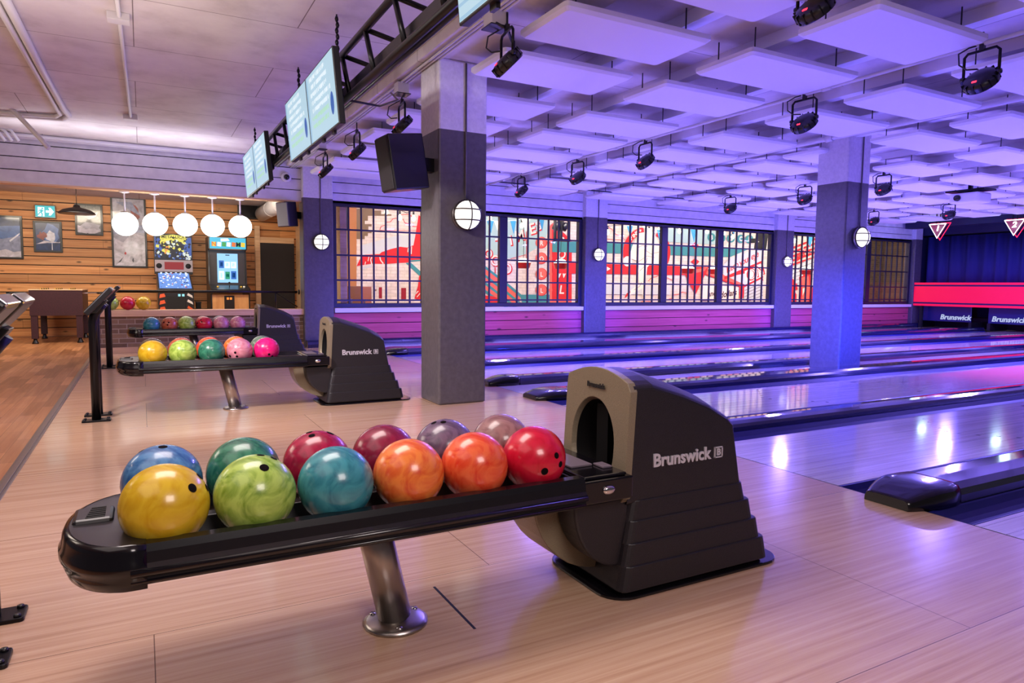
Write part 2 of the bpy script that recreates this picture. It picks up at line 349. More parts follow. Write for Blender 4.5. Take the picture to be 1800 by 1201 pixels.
# siding below the windows, sill
m = MB().box(3.0, 20.2, YW+.03, YW+.2, 0, .6, 1)
zb = .03
for k in range(3): m.box(3.0, 20.2, YW, YW+.04, zb, zb+.176, 0); zb += .19
struct(m.build('wall_back_base', [M_PINK, M_MATTE]))
for x0, x1 in ((3.02, 8.38), (8.95, 14.28), (14.9, 20.2)):
    struct(MB().box(x0, x1, YW-.09, YW+.06, .60, .68).build('trim_5', M_WHITE, bevel=.006))
# pillars and pilasters, white above grey
def pillar(name, x0, x1, y0, y1, top, band, label=None):
    m = MB().box(x0, x1, y0, y1, 0, band, 0).box(x0, x1, y0, y1, band, top, 1)
    o = m.build(name, [M_PILG, M_PILW], bevel=.018); struct(o)
    if label: tag(o, label, 'pillar')
pillar('pillar', 2.37, 2.85, 5.78, 6.24, 3.12, 2.50, 'grey and white square pillar carrying the black loudspeaker')
pillar('pillar', 8.25, 8.71, 5.95, 6.42, CEIL, 2.53, 'bluish square pillar standing between the lanes')
pillar('pillar', 14.25, 14.71, 5.95, 6.42, CEIL, 2.53, 'pillar cut off by the right edge of the picture')
for x0, x1 in ((2.48, 3.0), (8.38, 8.95), (14.28, 14.9), (20.16, 20.5)): pillar('pillar_pilaster', x0, x1, YW-.12, YW+.2, CEIL, 2.60)
# windows: frame, heavy mullions, thin muntins, glass
zrow = [at_y(640, y, YW).z for y in (405, 449.5, 493, 528)]
def window(n, x0, x1, muls, panes):
    t = thing('window_%d' % n, None, None, ((x0+x1)/2, YW, .68)); struct(t)
    f = MB(); z0, z1 = .685, 2.6; fw = .085
    f.box(x0, x1, YW+.0, YW+.12, z0, z0+.075).box(x0, x1, YW, YW+.12, z1-.10, z1-.001).box(x0, x0+fw, YW, YW+.12, z0+.075, z1-.1).box(x1-fw, x1, YW, YW+.12, z0+.075, z1-.1)
    f.build('window_frame', M_FRAME, t, bevel=.006)
    ed = [x0+fw]+[v for mx in muls for v in (mx-.09, mx+.09)]+[x1-fw]
    for mx in muls: MB().box(mx-.09, mx+.09, YW+.01, YW+.11, z0+.075, z1-.1).build('mullion', M_FRAME, t, bevel=.01)
    for a, b in zip(ed[::2], ed[1::2]):
        g = MB(); np_ = panes
        for k in range(1, np_):
            x = a+(b-a)*k/np_; g.box(x-.013, x+.013, YW+.035, YW+.075, z0+.075, z1-.1)
        for z in zrow: g.box(a, b, YW+.037, YW+.073, z-.015, z+.015)
        g.build('muntin_grid', M_FRAME, t)
        MB().box(a, b, YW+.052, YW+.058, z0+.075, z1-.1).build('glass', M_GLASS, t)
window(1, 3.0, 8.38, (4.80, 6.47), 7)
window(2, 8.95, 14.28, (10.69, 12.46), 7)
window(3, 14.9, 20.16, (16.6, 18.2), 7)
# arcade corner: knotty pine wall, ceiling, dark doorway, brick half wall
m = MB().box(-8, 3.3, YA+.03, YA+.15, 0, 2.86, 1); zb = .0
for k in range(16):
    x = -8; 
    while x < 3.3:
        w = random.uniform(1.6, 3.4); m.box(x, min(x+w-.004, 3.3), YA, YA+.04, zb+.006, min(zb+.168, 2.86), 0); x += w
    zb += .18
struct(m.build('wall_arcade', [M_PINE, M_MATTE]))
struct(MB().box(-8, 3.2, YW+.15, YA, 2.86, 2.95).build('ceiling_arcade', M_CEIL))
struct(MB().box(3.2, 3.32, YW+.2, YA, 0, 2.9).build('wall_partition', M_LEDGE))
dl = at_y(458, 480, YA-.06).x
struct(MB().box(dl, 3.15, YA-.06, YA-.02, 0, at_y(490, 428, YA-.06).z).build('door_1', mat('dark_door', (34, 30, 36), .6)))
d = MB().box(dl-.11, dl, YA-.08, YA, 0, 2.42).box(dl, 3.15, YA-.08, YA, at_y(490, 428, YA-.06).z, at_y(490, 418, YA-.06).z); struct(d.build('trim_6', M_LEDGE, bevel=.004))
M_BRK = bricks('grey_brick', (150, 122, 94), (108, 86, 66), (168, 150, 130), .23, .075, .007)
h = MB().box(-.62, 2.5, YW, YW+.18, 0, .57, 0).box(-.62, 2.5, YW-.02, YW+.2, 0, .085, 1).box(-.66, -.60, YW-.02, YW+.2, 0, .57, 1)
struct(h.build('wall_half', [M_BRK, M_LEDGE]))
struct(MB().box(-.68, 2.5, YW-.06, YW+.24, .57, .67).build('trim_7', M_LEDGE, bevel=.004))
# room behind the windows
M_WBRK = bricks('painted_brick', (236, 220, 202), (226, 208, 190), (206, 190, 172), .23, .076, .005)
M_TBRK = bricks('tan_brick', (120, 98, 74), (96, 78, 58), (130, 110, 88), .23, .076, .006)
xs = at_y(1500, 460, YM).x
m = MB().box(3.3, xs, YM, YM+.15, 0, 3.2, 0).box(xs, 24, YM, YM+.15, 0, 3.2, 1); struct(m.build('wall_mural', [M_WBRK, M_TBRK]))
struct(MB().box(3.3, 24, YW+.2, YM, -.12, 0).build('floor_bocce', M_OAK)); struct(MB().box(3.3, 24, YW+.2, YM, 3.2, 3.3).build('ceiling_bocce', M_CEIL))
struct(MB().box(23.9, 24, YW+.2, YM, 0, 3.2).build('wall_bocce_end', M_TBRK))
# pin end: dark back wall and side
M_NAVY = mat('navy_wall', (20, 22, 60), .6)
struct(MB().box(22.4, 22.55, -4, YW+.2, 0, CEIL).build('wall_pin_end', M_NAVY))
struct(MB().box(20.5, 22.4, YW, YW+.2, 0, CEIL).build('wall_pin_side', M_NAVY))

# ------------------------------------------------------------------ lane dividers: gutters, capping, rounded noses
def gutter_mb(y0, y1, m=0, x0=FOUL+.012, x1=XM+.2):
    n = 10; w = y1-y0; top = [(y0, 0)]+[(y0+.012+(w-.024)*k/n, -.085*math.sin(math.pi*k/n)**.8-.003) for k in range(n+1)]+[(y1, 0)]
    mb = MB(); mb.prism(top+[(y1, -.135), (y0, -.135)], 'x', x0, x1, m); return mb
def cap_poly(y0, y1, h):
    w = y1-y0; e = min(.05, w*.28)
    return [(y0, -.13), (y1, -.13), (y1, h*.42), (y1-e*.25, h*.72), (y1-e, h*.96), ((y0+y1)/2, h), (y0+e, h*.96), (y0+e*.25, h*.72), (y0, h*.42)]
def divider(label, cap, h, gutters, nose=True, x0=FOUL+.012):
    t = thing('lane_divider', label, 'lane divider', (FOUL, (cap[0]+cap[1])/2, 0), group='dividers between the lanes')
    MB().prism(cap_poly(*cap, h), 'x', x0+(.28 if nose else 0), XM+.2).build('capping', M_CAP, t, bevel=.004)
    for a, b in gutters: gutter_mb(a, b).build('gutter', M_GUT, t)
    if nose:
        y0, y1 = cap; yc = (y0+y1)/2; w = (y1-y0)/2; secs = []
        for k in range(17):
            f = k/16; x = x0-.10+.385*f; g = math.sin(min(1, .12+f*1.35)*math.pi/2); ww = (w+.022)*(.58+.42*g); hh = h*1.04*(.35+.65*g)
            if f > .8: ww = w+.022-(f-.8)*.08; hh = h*1.04
            secs.append([(x, yc+a*ww, z*hh+.001) for a, z in ((-1, 0), (1, 0), (1.0, .25), (.99, .5), (.95, .72), (.88, .88), (.75, .97), (.4, 1), (0, 1), (-.4, 1), (-.75, .97), (-.88, .88), (-.95, .72), (-.99, .5), (-1, .25))])
        MB().loft(secs, sm=True).build('nose', M_GLOSS, t)
    return t
divider('black divider with a broad rounded nose beside the nearest ball return, lower right', (1.93, 2.24), .10, ((2.245, 2.425), (1.715, 1.925)))
divider('low divider between the two nearest lanes, its front behind the nearest ball return', (3.735, 3.95), .075, ((3.955, 4.215), (3.495, 3.73)))
divider('divider with slim black nose on the near side of the pillar strip', (5.57, 5.92), .085, ((5.305, 5.565),))
divider('divider with shiny black nose on the far side of the pillar strip', (6.62, 6.85), .10, ((6.855, 7.055),))
divider('dark divider between the second and third lanes from the windows', (8.40, 8.70), .075, ((8.705, 8.965), (8.095, 8.395)), nose=False)
divider('divider in line with the farthest ball return, bright glints on top', (10.30, 10.76), .10, ((10.765, 10.995), (10.005, 10.295)))
t = thing('lane_edge_cap', 'dark blue edge ledge running along the foot of the pink siding', 'ledge', (FOUL, 12.18, 0))
MB().prism(cap_poly(12.055, 12.31, .13), 'x', FOUL-.9, XM+.2).build('capping', M_CAP, t, bevel=.004)

# ------------------------------------------------------------------ bowling balls
def ball_mat(name, c1, c2, sc=8, d=3.0):
    return mottled('ball_'+name, [(.34, c1), (.60, c2)], sc, .25, coat=.3, obj=True, dist=d, det=4)
BC = {'yellow': ((196, 152, 12), (214, 178, 40)), 'lime': ((112, 148, 44), (176, 204, 96)), 'teal': ((34, 108, 128), (66, 146, 158)), 'orange': ((214, 76, 34), (238, 132, 60)),
      'vermilion': ((214, 50, 26), (234, 104, 60)), 'crimson': ((186, 10, 40), (206, 24, 56)), 'blue': ((40, 84, 140), (84, 134, 182)), 'green': ((16, 84, 68), (58, 128, 100)),
      'magenta': ((132, 8, 48), (170, 22, 66)), 'maroon': ((112, 14, 48), (140, 28, 62)), 'purple': ((76, 58, 84), (116, 92, 118)), 'mauve': ((122, 80, 84), (158, 116, 116)),
      'pink': ((176, 98, 118), (208, 138, 152)), 'hotpink': ((206, 8, 96), (222, 30, 120)), 'greygreen': ((74, 96, 84), (112, 130, 112)), 'rust': ((164, 66, 44), (196, 104, 70)), 'dark': ((60, 50, 40), (96, 84, 60))}
BM = {k: ball_mat(k, *v) for k, v in BC.items()}
M_HOLE = mat('hole_dark', (16, 8, 12), .9, spec=.1)
BALL_R = .108
_bm = MB().ball((0, 0, 0), BALL_R, 40, 22)
def hole_mb(dirv, r):
    d = Vector(dirv).normalized(); q = d.to_track_quat('Z', 'Y').to_matrix(); n = 14; vs = []
    for rr in (0, r*.55, r):
        for k in range(n):
            p = Vector((rr*math.cos(k*2*math.pi/n), rr*math.sin(k*2*math.pi/n), 0)); p.z = math.sqrt((BALL_R+.0005)**2-rr*rr); vs.append(q @ p)
    fs = [list(range(n))]+[(i*n+k, i*n+(k+1) % n, (i+1)*n+(k+1) % n, (i+1)*n+k) for i in (0, 1) for k in range(n)]
    return MB().add(vs, fs, 0, True)
def make_ball(name, label, col, loc, holes=(0, 0, 1), group=None, spin=0):
    """holes: direction of the middle of the three finger holes"""
    o = _bm.build(name, BM[col], local=True); o.location = loc
    tag(o, label, 'bowling ball', group)
    d = Vector(holes if not isinstance(holes[0], tuple) else holes[0]).normalized(); th = None
    if isinstance(holes[0], tuple): d, th = Vector(holes[0]).normalized(), Vector(holes[1])
    if th is not None: b = -(th-d*th.dot(d)).normalized(); a = b.cross(d)
    else: a = d.orthogonal().normalized(); b = d.cross(a); a, b = a*math.cos(spin)+b*math.sin(spin), b*math.cos(spin)-a*math.sin(spin)
    for u, v, r in ((.17, .12, .0105), (-.17, .12, .0105), (0, -.52, .0125)):
        h = hole_mb(d+a*u+b*v, r).build('finger_hole', M_HOLE, o, local=True)
    return o
# ------------------------------------------------------------------ ball returns
BRX = 1.47
def ellipse_hit(poly, c, a):
    """distance from c to the polygon boundary in direction a"""
    dx, dz = math.cos(a), math.sin(a); best = 1e9
    for (x0, z0), (x1, z1) in zip(poly, poly[1:]+poly[:1]):
        ex, ez = x1-x0, z1-z0; den = dx*ez-dz*ex
        if abs(den) < 1e-12: continue
        t = ((x0-c[0])*ez-(z0-c[1])*ex)/den; s_ = ((x0-c[0])*dz-(z0-c[1])*dx)/den
        if t > 1e-9 and -1e-6 <= s_ <= 1+1e-6: best = min(best, t)
    return best
def make_return(label):
    t = thing('ball_return', label, 'ball return', group='ball returns on the approach')
    # base plate, skirt with stepped ribs
    MB().prism(rrect(-.07, .80, -.235, .235, .10, 6), 'z', 0, .012).build('base_plate', M_GLOSS, t, local=True, bevel=.003)
    sk = MB(); zt = .345; tiers = [(.345, .268), (.275, .190), (.197, .112), (.119, .028)]
    for i, (a, b) in enumerate(tiers):
        e = .007+.0095*i; xb = .585+.034*i; xf = .012-.014*i
        top = [(x, y, a) for x, y in rrect(xf+.02, xb+.004, -.193-e, .193+e, .035, 4)]; bot = [(x, y, b) for x, y in rrect(xf, xb+.022, -.197-e, .197+e, .035, 4)]
        sk.loft([bot, top], sm=False)
    sk.box(.0, .69, -.205, .205, .012, .03)
    sk.build('ribbed_skirt', M_HOOD, t, local=True, bevel=.005)
    # hood: arched top falling away to the back
    prof = [(.012, .33), (.035, .752), (.12, .752), (.27, .705), (.40, .655), (.495, .602), (.525, .575), (.575, .33)]
    ys = [-.196+.392*k/10 for k in range(11)]; secs = []
    for y in ys:
        c = .045*(1-(y/.196)**2); secs.append([(x, y, z+(c if z > .5 else 0)) for x, z in prof])
    hm = MB().loft(secs, sm=False); keep = [i for i in range(len(hm.f)) if i >= 80 or i % 8 != 0]      # open at the front, behind the panel
    hm.f, hm.m, hm.s = [hm.f[i] for i in keep], [hm.m[i] for i in keep], [hm.s[i] for i in keep]
    hm.build('hood', M_HOOD, t, local=True, bevel=.014, seg=3)
    # front panel with an oval mouth that runs back into the hood
    top = [(-.2+.4*k/12, .756+.047*(1-((-.2+.4*k/12)/.2)**2)) for k in range(13)]
    outline = [(-.2, .335), (.2, .335)]+top[::-1]
    c = (0.01, .525); n = 56; vo = []; vi = []; vd = []
    fx = lambda z: .004+(z-.33)*.055
    for k in range(n):
        a = 2*math.pi*k/n; d = ellipse_hit(outline, c, a); y, z = c[0]+math.cos(a)*d, c[1]+math.sin(a)*d
        vo.append((fx(z)-.012, y, z)); y, z = c[0]+.135*math.cos(a), c[1]+.165*math.sin(a)-(.02 if math.sin(a) < 0 else 0); vi.append((fx(z)-.012, y, z)); 
    bk = [(x+.03, y*1.0, z) for x, y, z in vo]; inn = [(x+.022, c[0]+(y-c[0])*.93, c[1]+(z-c[1])*.93) for x, y, z in vi]
    m = MB(); m.loft([bk, vo, vi, inn], cap=False); m.build('front_panel', M_TAUPE, t, local=True, bevel=.004)
    deep = [(.16, c[0]+(y-c[0])*.6, c[1]+(z-c[1])*.75) for x, y, z in inn]
    m = MB(); m.loft([[(x-.004, y, z) for x, y, z in inn], deep], cap=False, sm=True); m.add(deep, [list(range(n))]); m.box(.05, .17, -.025, .045, .40, .66)
    m.build('ball_mouth', M_DARK, t, local=True, fix=False)
    # lift housing under the rack
    arc = [(-.29+.30*(1-math.cos(a)), .36-.30*math.sin(a)) for a in [R(v) for v in range(0, 91, 10)]]
    MB().prism([(.03, .37), (-.29, .37)]+arc+[(.03, .06)], 'y', -.06, .16).build('lift_housing', M_TAUPE, t, local=True, bevel=.006)
    arc = [(-.20+.20*(1-math.cos(a)), .35-.24*math.sin(a)) for a in [R(v) for v in range(0, 91, 10)]]
    MB().prism([(.03, .36), (-.20, .36)]+arc+[(.03, .11)], 'y', -.185, -.062).build('lift_cover', M_HOOD, t, local=True, bevel=.01)
    # rack: two outer rails and a centre bar
    x0, x1 = -1.515, -.20
    pr = [(-.247, .372), (-.252, .384), (-.250, .396), (-.263, .401), (-.263, .411), (-.250, .426), (-.246, .452), (-.240, .470), (-.205, .470), (-.196, .462), (-.186, .440), (-.170, .420), (-.170, .385), (-.185, .372)]
    MB().prism(pr, 'x', x0, x1).tube([(x0, -.256, .406), (x1, -.256, .406)], .0105, 16).tube([(x0, -.249, .381), (x1, -.249, .381)], .006, 12).build('rack_rail', M_RAIL, t, local=True)
    MB().prism([(-y, z) for y, z in pr], 'x', x0, x1).tube([(x0, .256, .406), (x1, .256, .406)], .0105, 16).build('rack_rail', M_RAIL, t, local=True)
    MB().prism([(-.10, .385), (.10, .385), (.10, .40), (.034, .41), (.022, .452), (-.022, .452), (-.034, .41), (-.10, .40)], 'x', x0, -.02).build('centre_bar', M_BLK, t, local=True, bevel=.003)
    # junction block between rack and hood, little ledges and pads
    j = MB().box(-.21, .0, -.246, .246, .375, .455).box(-.20, -.02, -.235, .235, .455, .468)
    j.build('rack_joint', M_GLOSS, t, local=True, bevel=.008)
    MB().box(-.175, -.085, -.12, .10, .4685, .476).box(-.075, -.035, -.17, -.11, .4685, .476).build('joint_pad', mat('pad_grey', (104, 92, 104), .5), t, local=True, bevel=.002)
    MB().ball((-.105, -.248, .418), .02, 14, 8, sc=(1.3, .5, .8)).build('clamp_knob', M_CHROME, t, local=True)
    # end cap: half oval with stepped shoulders and a slotted vent
    def half(rx, ry, z, xx=0): return [(x0+xx-rx*math.sin(R(a)), -ry*math.cos(R(a)), z) for a in range(0, 181, 6)]
    secs = [half(.12, .225, .352), half(.15, .247, .362), half(.158, .254, .385), half(.156, .252, .398), half(.166, .258, .404), half(.166, .258, .422), half(.160, .253, .430), half(.157, .251, .455), half(.150, .246, .470), half(.140, .238, .473)]
    MB().loft([[(x0+.035, q[0][1], q[0][2])]+q+[(x0+.035, q[-1][1], q[-1][2])] for q in secs], sm=True, cap=False).build('end_cap', M_GLOSS, t, local=True)
    ec = [o for o in t.children if o.name.startswith('end_cap')][0]
    dk = half(.141, .239, .472); MB().add([(x0+.035, dk[0][1], .47)]+dk+[(x0+.035, dk[-1][1], .47)], [list(range(len(dk)+2))]).build('cap_deck', M_BLK, ec, local=True)
    v = MB().box(x0-.135, x0-.04, -.02, .10, .462, .482); v.build('vent_housing', M_BLK, ec, local=True, bevel=.012)
    v = MB()
    for k in range(6): v.box(x0-.105+.002*k, x0-.06, -.008+.017*k, .001+.017*k, .4825, .4835)
    v.build('vent_slots', M_MATTE, ec, local=True)
    # leg: slanted tube on a round floor flange
    top, bot = Vector((-.86, 0, .40)), Vector((-.775, 0, .022))
    g = MB().tube([top, bot], .054, 28); g.build('leg', M_STEEL, t, local=True)
    lg = [o for o in t.children if o.name.startswith('leg')][0]
    MB().lathe([(.0, .0), (.104, 0), (.104, .008), (.09, .016), (.06, .022), (0, .024)], 32, M=Matrix.Translation((-.772, 0, 0))).build('floor_flange', M_STEEL, lg, local=True)
    for a in (20, 140, 260): MB().lathe([(0, .014), (.011, .014), (.009, .022), (0, .022)], 10, M=Matrix.Translation((-.772+.08*math.cos(R(a)), .08*math.sin(R(a)), 0))).build('screw_head', M_CHROME, lg, local=True)
    MB().box(-.95, -.77, -.19, .19, .372, .386).build('rack_bracket', M_BLK, t, local=True)
    # lettering
    lettering('brand_lettering', 'Brunswick', .066, M_LOGO, t, (.262, -.1985, .478), FACE_NY, 0, ext=.003, bold=.0018)
    b = MB(); 
    for x, w, z, h in ((.422, .042, .457, .004), (.422, .042, .495, .004), (.422, .004, .457, .042), (.460, .004, .457, .042)): b.box(x, x+w, -.2015, -.1955, z, z+h)
    text_into(b, 'B', .036, (.443, -.1985, .478), 0, ext=.003, bold=.001); b.build('brand_badge', M_LOGO, t, local=True)
    lettering('front_lettering', 'Brunswick', .026, M_MATTE, t, (.0085, .0, .735), FACE_NX, 0, ext=.0012, bold=.0012)
    return t
br = make_return('nearest ball return, black hood and rack holding twelve large balls in front')
br.location = (BRX, 2.07, 0)
dup(br, (BRX, 6.41, 0), label='middle ball return in front of the lamp pillar, yellow ball at its rack end')
dup(br, (BRX, 10.75, 0), label='farthest ball return standing in front of the brick half wall')
def rack(yc, front, back, desc, x0=.035):
    for row, off, lst in (('front', -.12, front), ('back', .12, back)):
        for k, spec in enumerate(lst):
            if not spec: continue
            col, lab, hol = spec
            make_ball('bowling_ball', lab, col, (x0+.222*k, yc+off, .5235), hol, desc, .4*k)
rack(2.07, [('yellow', 'big yellow ball at the outer end of the nearest rack', ((.95, -.25, .6), (.65, -.8, .62))),
            ('lime', 'swirled lime green ball beside the big yellow one', ((.3, -.15, 1), (.12, -.8, .86))),
            ('teal', 'teal ball between the lime and the orange one, nearest rack', (-.2, .9, .3)),
            ('orange', 'mottled orange ball in the middle of the nearest front row', (.3, .9, .2)),
            ('vermilion', 'orange red ball next to the crimson one, nearest rack', (.2, .9, .5)),
            ('crimson', 'crimson ball with finger holes next to the nearest hood', ((.22, -.94, .06), (-.33, -.78, -.23)))],
     [('blue', 'blue ball behind the big yellow one', (-.3, .2, .95)), ('green', 'dark green ball behind the swirled lime one, nearest rack', (.6, .5, .5)),
      ('magenta', 'dark magenta ball behind the teal one, nearest rack', (-.1, -.1, 1)), ('maroon', 'maroon ball behind the mottled orange one', (.1, .6, .6)),
      ('purple', 'grey purple ball behind the orange red one, nearest rack', (-.2, .0, 1)), ('mauve', 'dusty mauve ball behind the crimson one, nearest the hood', (.3, .8, .5))], 'balls on the nearest rack')
rack(6.41, [('yellow', 'yellow ball at the outer end of the middle rack', (.2, .9, .5)), ('lime', 'lime ball second from the outer end of the middle rack', (.2, .9, .5)),
            ('green', 'dark green ball at the middle of the middle rack', (.2, .9, .5)), ('pink', 'dusty pink ball with two holes on the middle rack', (-.45, -.8, -.25)),
            ('hotpink', 'hot pink ball next to the middle ball return hood', (.1, -.9, -.5))],
     [('dark', 'dark ball peeking out behind the middle rack yellow ball', (0, 1, 0)), ('rust', 'rust ball peeking out behind the middle rack lime ball', (0, 1, 0)),
      ('vermilion', 'red orange ball peeking out behind the middle rack green ball', (0, 1, 0)), ('orange', 'orange ball peeking out behind the dusty pink one', (0, 1, 0)),
      ('greygreen', 'grey green ball peeking out behind the hot pink one', (0, 1, 0))], 'balls on the middle rack', .06)
rack(10.75, [('teal', 'teal ball at the outer end of the farthest rack', (0, 1, 0)), ('rust', 'rust red ball with a hole on the farthest rack', (-.3, -.9, .2)),
             ('lime', 'lime ball third from the outer end of the farthest rack', (0, 1, 0)), ('crimson', 'red ball fourth from the outer end of the farthest rack', (-.5, -.7, .4)),
             ('pink', 'dusty pink ball fifth from the outer end of the farthest rack', (0, 1, 0)), ('pink', 'dusty pink ball nearest the farthest hood', (0, 1, 0))],
     [None, None, ('lime', 'lime ball half hidden behind the farthest rack front row', (0, 1, 0)), ('magenta', 'dark red ball half hidden behind the farthest rack front row', (0, 1, 0)),
      ('purple', 'purple ball half hidden behind the farthest rack front row', (0, 1, 0))], 'balls on the farthest rack', .10)
for px, col, lab in ((195, 'lime', 'lime ball on the half wall ledge, partly behind the kiosk'), (224.5, 'crimson', 'red ball on the half wall ledge between lime and yellow'), (252.5, 'yellow', 'yellow ball on the half wall ledge, rightmost of three')):
    p = at_y(px, 534, 12.38); make_ball('bowling_ball', lab, col, (p.x, 12.38, .67+BALL_R), (.2, .9, .4), 'balls on the half wall ledge')

# ------------------------------------------------------------------ score kiosks
def make_kiosk(label):
    t = thing('kiosk', label, 'kiosk', group='keypad kiosks at the lounge edge')
    b = MB().prism(rrect(-.10, .10, -.055, .055, .012, 3), 'z', 0, .014)
    b.build('base_plate', M_METAL, t, local=True, bevel=.003); bp = t.children[0]
    for x in (-.08, .08):
        for y in (-.036, .036): MB().lathe([(0, .014), (.012, .014), (.010, .022), (0, .024)], 10, M=Matrix.Translation((x, y, 0))).build('base_bolt', M_BLK, bp, local=True)
    MB().tube([(0, 0, .012), (0, 0, .80), (.012, 0, .85), (.04, 0, .89), (.075, 0, .935)], .033, 14).build('post', M_METAL, t, local=True)
    T = Matrix.Translation((.05, 0, .955)) @ Matrix.Rotation(R(-48), 4, 'Y')
    MB().box(-.135, .125, -.115, .115, -.022, .022, M=T).build('console', M_BLK, t, local=True, bevel=.008)
    c = [o for o in t.children if o.name.startswith('console')][0]
    MB().box(-.12, .11, -.10, .10, .0222, .026, M=T).build('keypad', M_GLOSS, c, local=True, bevel=.002)
    MB().box(.118, .132, -.112, .112, -.020, .020, M=T).build('silver_edge', M_CHROME, c, local=True, bevel=.004)
    MB().prism([(-.05, .86), (.03, .86), (.10, .95), (.06, .97)], 'y', -.05, .05).build('bracket', M_BLK, t, local=True, bevel=.004)
    return t
kk = make_kiosk('front one of the pair of middle keypad kiosks, tall black post'); kk.location = (-.35, 6.28, 0)
for x, y, lab in ((-.35, 6.55, 'rear one of the pair of middle keypad kiosks'), (-.40, 10.12, 'front one of the pair of far keypad kiosks'), (-.40, 10.40, 'rear one of the pair of far keypad kiosks'),
                  (-.47, 2.37, 'blurred nearest kiosk cut off by the left edge'), (-.47, 2.68, 'blurred kiosk behind the nearest one, silver edge at the left edge of the picture')):
    dup(kk, (x, y, 0), label=lab)

# ------------------------------------------------------------------ ceiling panels on hangers
def proj(p):
    v = Vector(p)-Vector((0, 0, CH)); w = v.dot(FW)
    return (900+FPX*v.dot(RT)/w, 600.5-FPX*v.dot(UP)/w) if w > .1 else (-9999, -9999)
ORD = ['first', 'second', 'third', 'fourth', 'fifth', 'sixth', 'seventh', 'eighth', 'ninth', 'tenth', 'eleventh', 'twelfth']
PX = [3.22, 4.92, 6.94, 8.80, 10.70, 12.55, 14.45, 16.3, 18.1]
PY = [2.15, 3.23, 4.30, 5.29, 6.55, 7.53, 8.58, 9.58, 10.72, 11.62]
pm = MB(); o_ = rrect(-.655, .655, -.325, .325, .03, 3); i_ = rrect(-.630, .630, -.30, .30, .03, 3)
pm.loft([[(x, y, 0) for x, y in i_], [(x, y, .022) for x, y in o_], [(x, y, .055) for x, y in o_]])
panel0 = None
for j, y in enumerate(PY):
    n_seen = 0; row = len(PY)-1-j
    for i, x in enumerate(PX):
        c = [proj((x+a, y+b, 2.95)) for a in (-.65, .65) for b in (-.32, .32)]
        if max(q[0] for q in c) < 0 or min(q[0] for q in c) > 1800 or max(q[1] for q in c) < 0: continue
        if abs(x-8.48) < .9 and abs(y-6.18) < .5: pass
        if panel0 is None:
            o = pm.build('ceiling_panel', M_PANEL, local=True); panel0 = o
            for a in (-.5, .5):
                for b in (-.2, .2): MB().box(a-.004, a+.004, b-.004, b+.004, .05, .268).box(a-.01, a+.01, b-.01, b+.01, .05, .09).build('hanger', M_BLK, o, local=True)
        else: o = dup(panel0)
        o.location = (x+random.uniform(-.05, .05), y+random.uniform(-.03, .03), 2.95+random.uniform(-.008, .008)); o.rotation_euler = (0, 0, random.uniform(-.012, .012))
        tag(o, 'white ceiling panel, %s from the left in the %s row out from the window wall' % (ORD[n_seen], ORD[row]), 'ceiling panel', 'hanging ceiling panels'); n_seen += 1

# ------------------------------------------------------------------ pipes, cable boxes
def pipe(label, pts, r, m=M_PIPE, name='pipe', cat='pipe', group=None, rings=0):
    t = MB().tube(pts, r, 10); o = t.build(name, m); tag(o, label, cat, group)
    if rings:
        a, b = Vector(pts[0]), Vector(pts[-1])
        for k in range(rings):
            p = a.lerp(b, (k+.5)/rings); u = (b-a).normalized()*.05
            MB().tube([p-u, p+u], r*1.45, 10).build('coupling', m, o)
    return o
pipe('slim white pipe carrying the stage lights nearest the camera over the lanes', [(5.62, -.5, 2.955), (5.62, YW, 2.955)], .017, rings=4)
pipe('thick white pipe running towards the window wall past the far pillar', [(7.80, -.5, 3.03), (7.80, YW, 3.03)], .032, rings=5)
pipe('slim pipe over the far lanes carrying three stage lights', [(10.42, 1, 2.97), (10.42, YW, 2.97)], .017)
pipe('slim pipe near the pin end carrying one stage light', [(15.15, 3, 2.97), (15.15, YW, 2.97)], .017)
pipe('thin dark pipe crossing under the ceiling close to the window wall', [(3.0, 11.25, 3.0), (20, 11.25, 3.0)], .012, M_FRAME)
for k in range(3): pipe('%s of three parallel conduits under the drop beam above the grey pillar' % ('left', 'middle', 'right')[k] + ' one', [(2.31+.035*k, -1, 3.10), (2.31+.035*k, YW, 3.10)], .011, group='conduits under the beam')
def cbox(label, x, y, z, s=.07):
    o = MB().box(x-s, x+s, y-s, y+s, z-.005, z+.10).build('junction_box', M_PIPE, bevel=.004); tag(o, label, 'junction box', 'junction boxes under the beam')
    MB().box(x-s-.012, x+s+.012, y-s-.012, y+s+.012, z-.012, z-.004).build('cover_plate', M_BLK, o)
p = at_z(872, 48, 3.0); cbox('junction box with black cover beside the nearest screen', p.x, p.y, 3.0)
p = at_z(706, 165, 3.0); cbox('junction box with black cover left of the white pillar top', p.x, p.y, 3.0, .06)
p = at_z(566, 262, 3.0); cbox('small junction box above the far left stage light', p.x, p.y, 3.0, .05)
zc = CEIL-.03
def cz(px, py, z=None): return at_z(px, py, z or zc)
a, b, c_ = cz(0, 2), cz(120, 200), cz(-60, 200)
pipe('thick painted pipe crossing the upper left corner of the ceiling and turning left', [cz(5, -10), a.lerp(b, .5), cz(112, 192), cz(121, 203), cz(112, 209), cz(60, 205), cz(-80, 196)], .034)
pipe('thinner painted pipe beside the thick one in the upper left corner', [cz(-5, 8), cz(50, 105), cz(100, 192), cz(106, 201), cz(98, 205), cz(50, 202), cz(-80, 192)], .024)
pipe('straight painted conduit running down the middle of the left ceiling', [cz(205, -8), cz(230, 208)], .016)
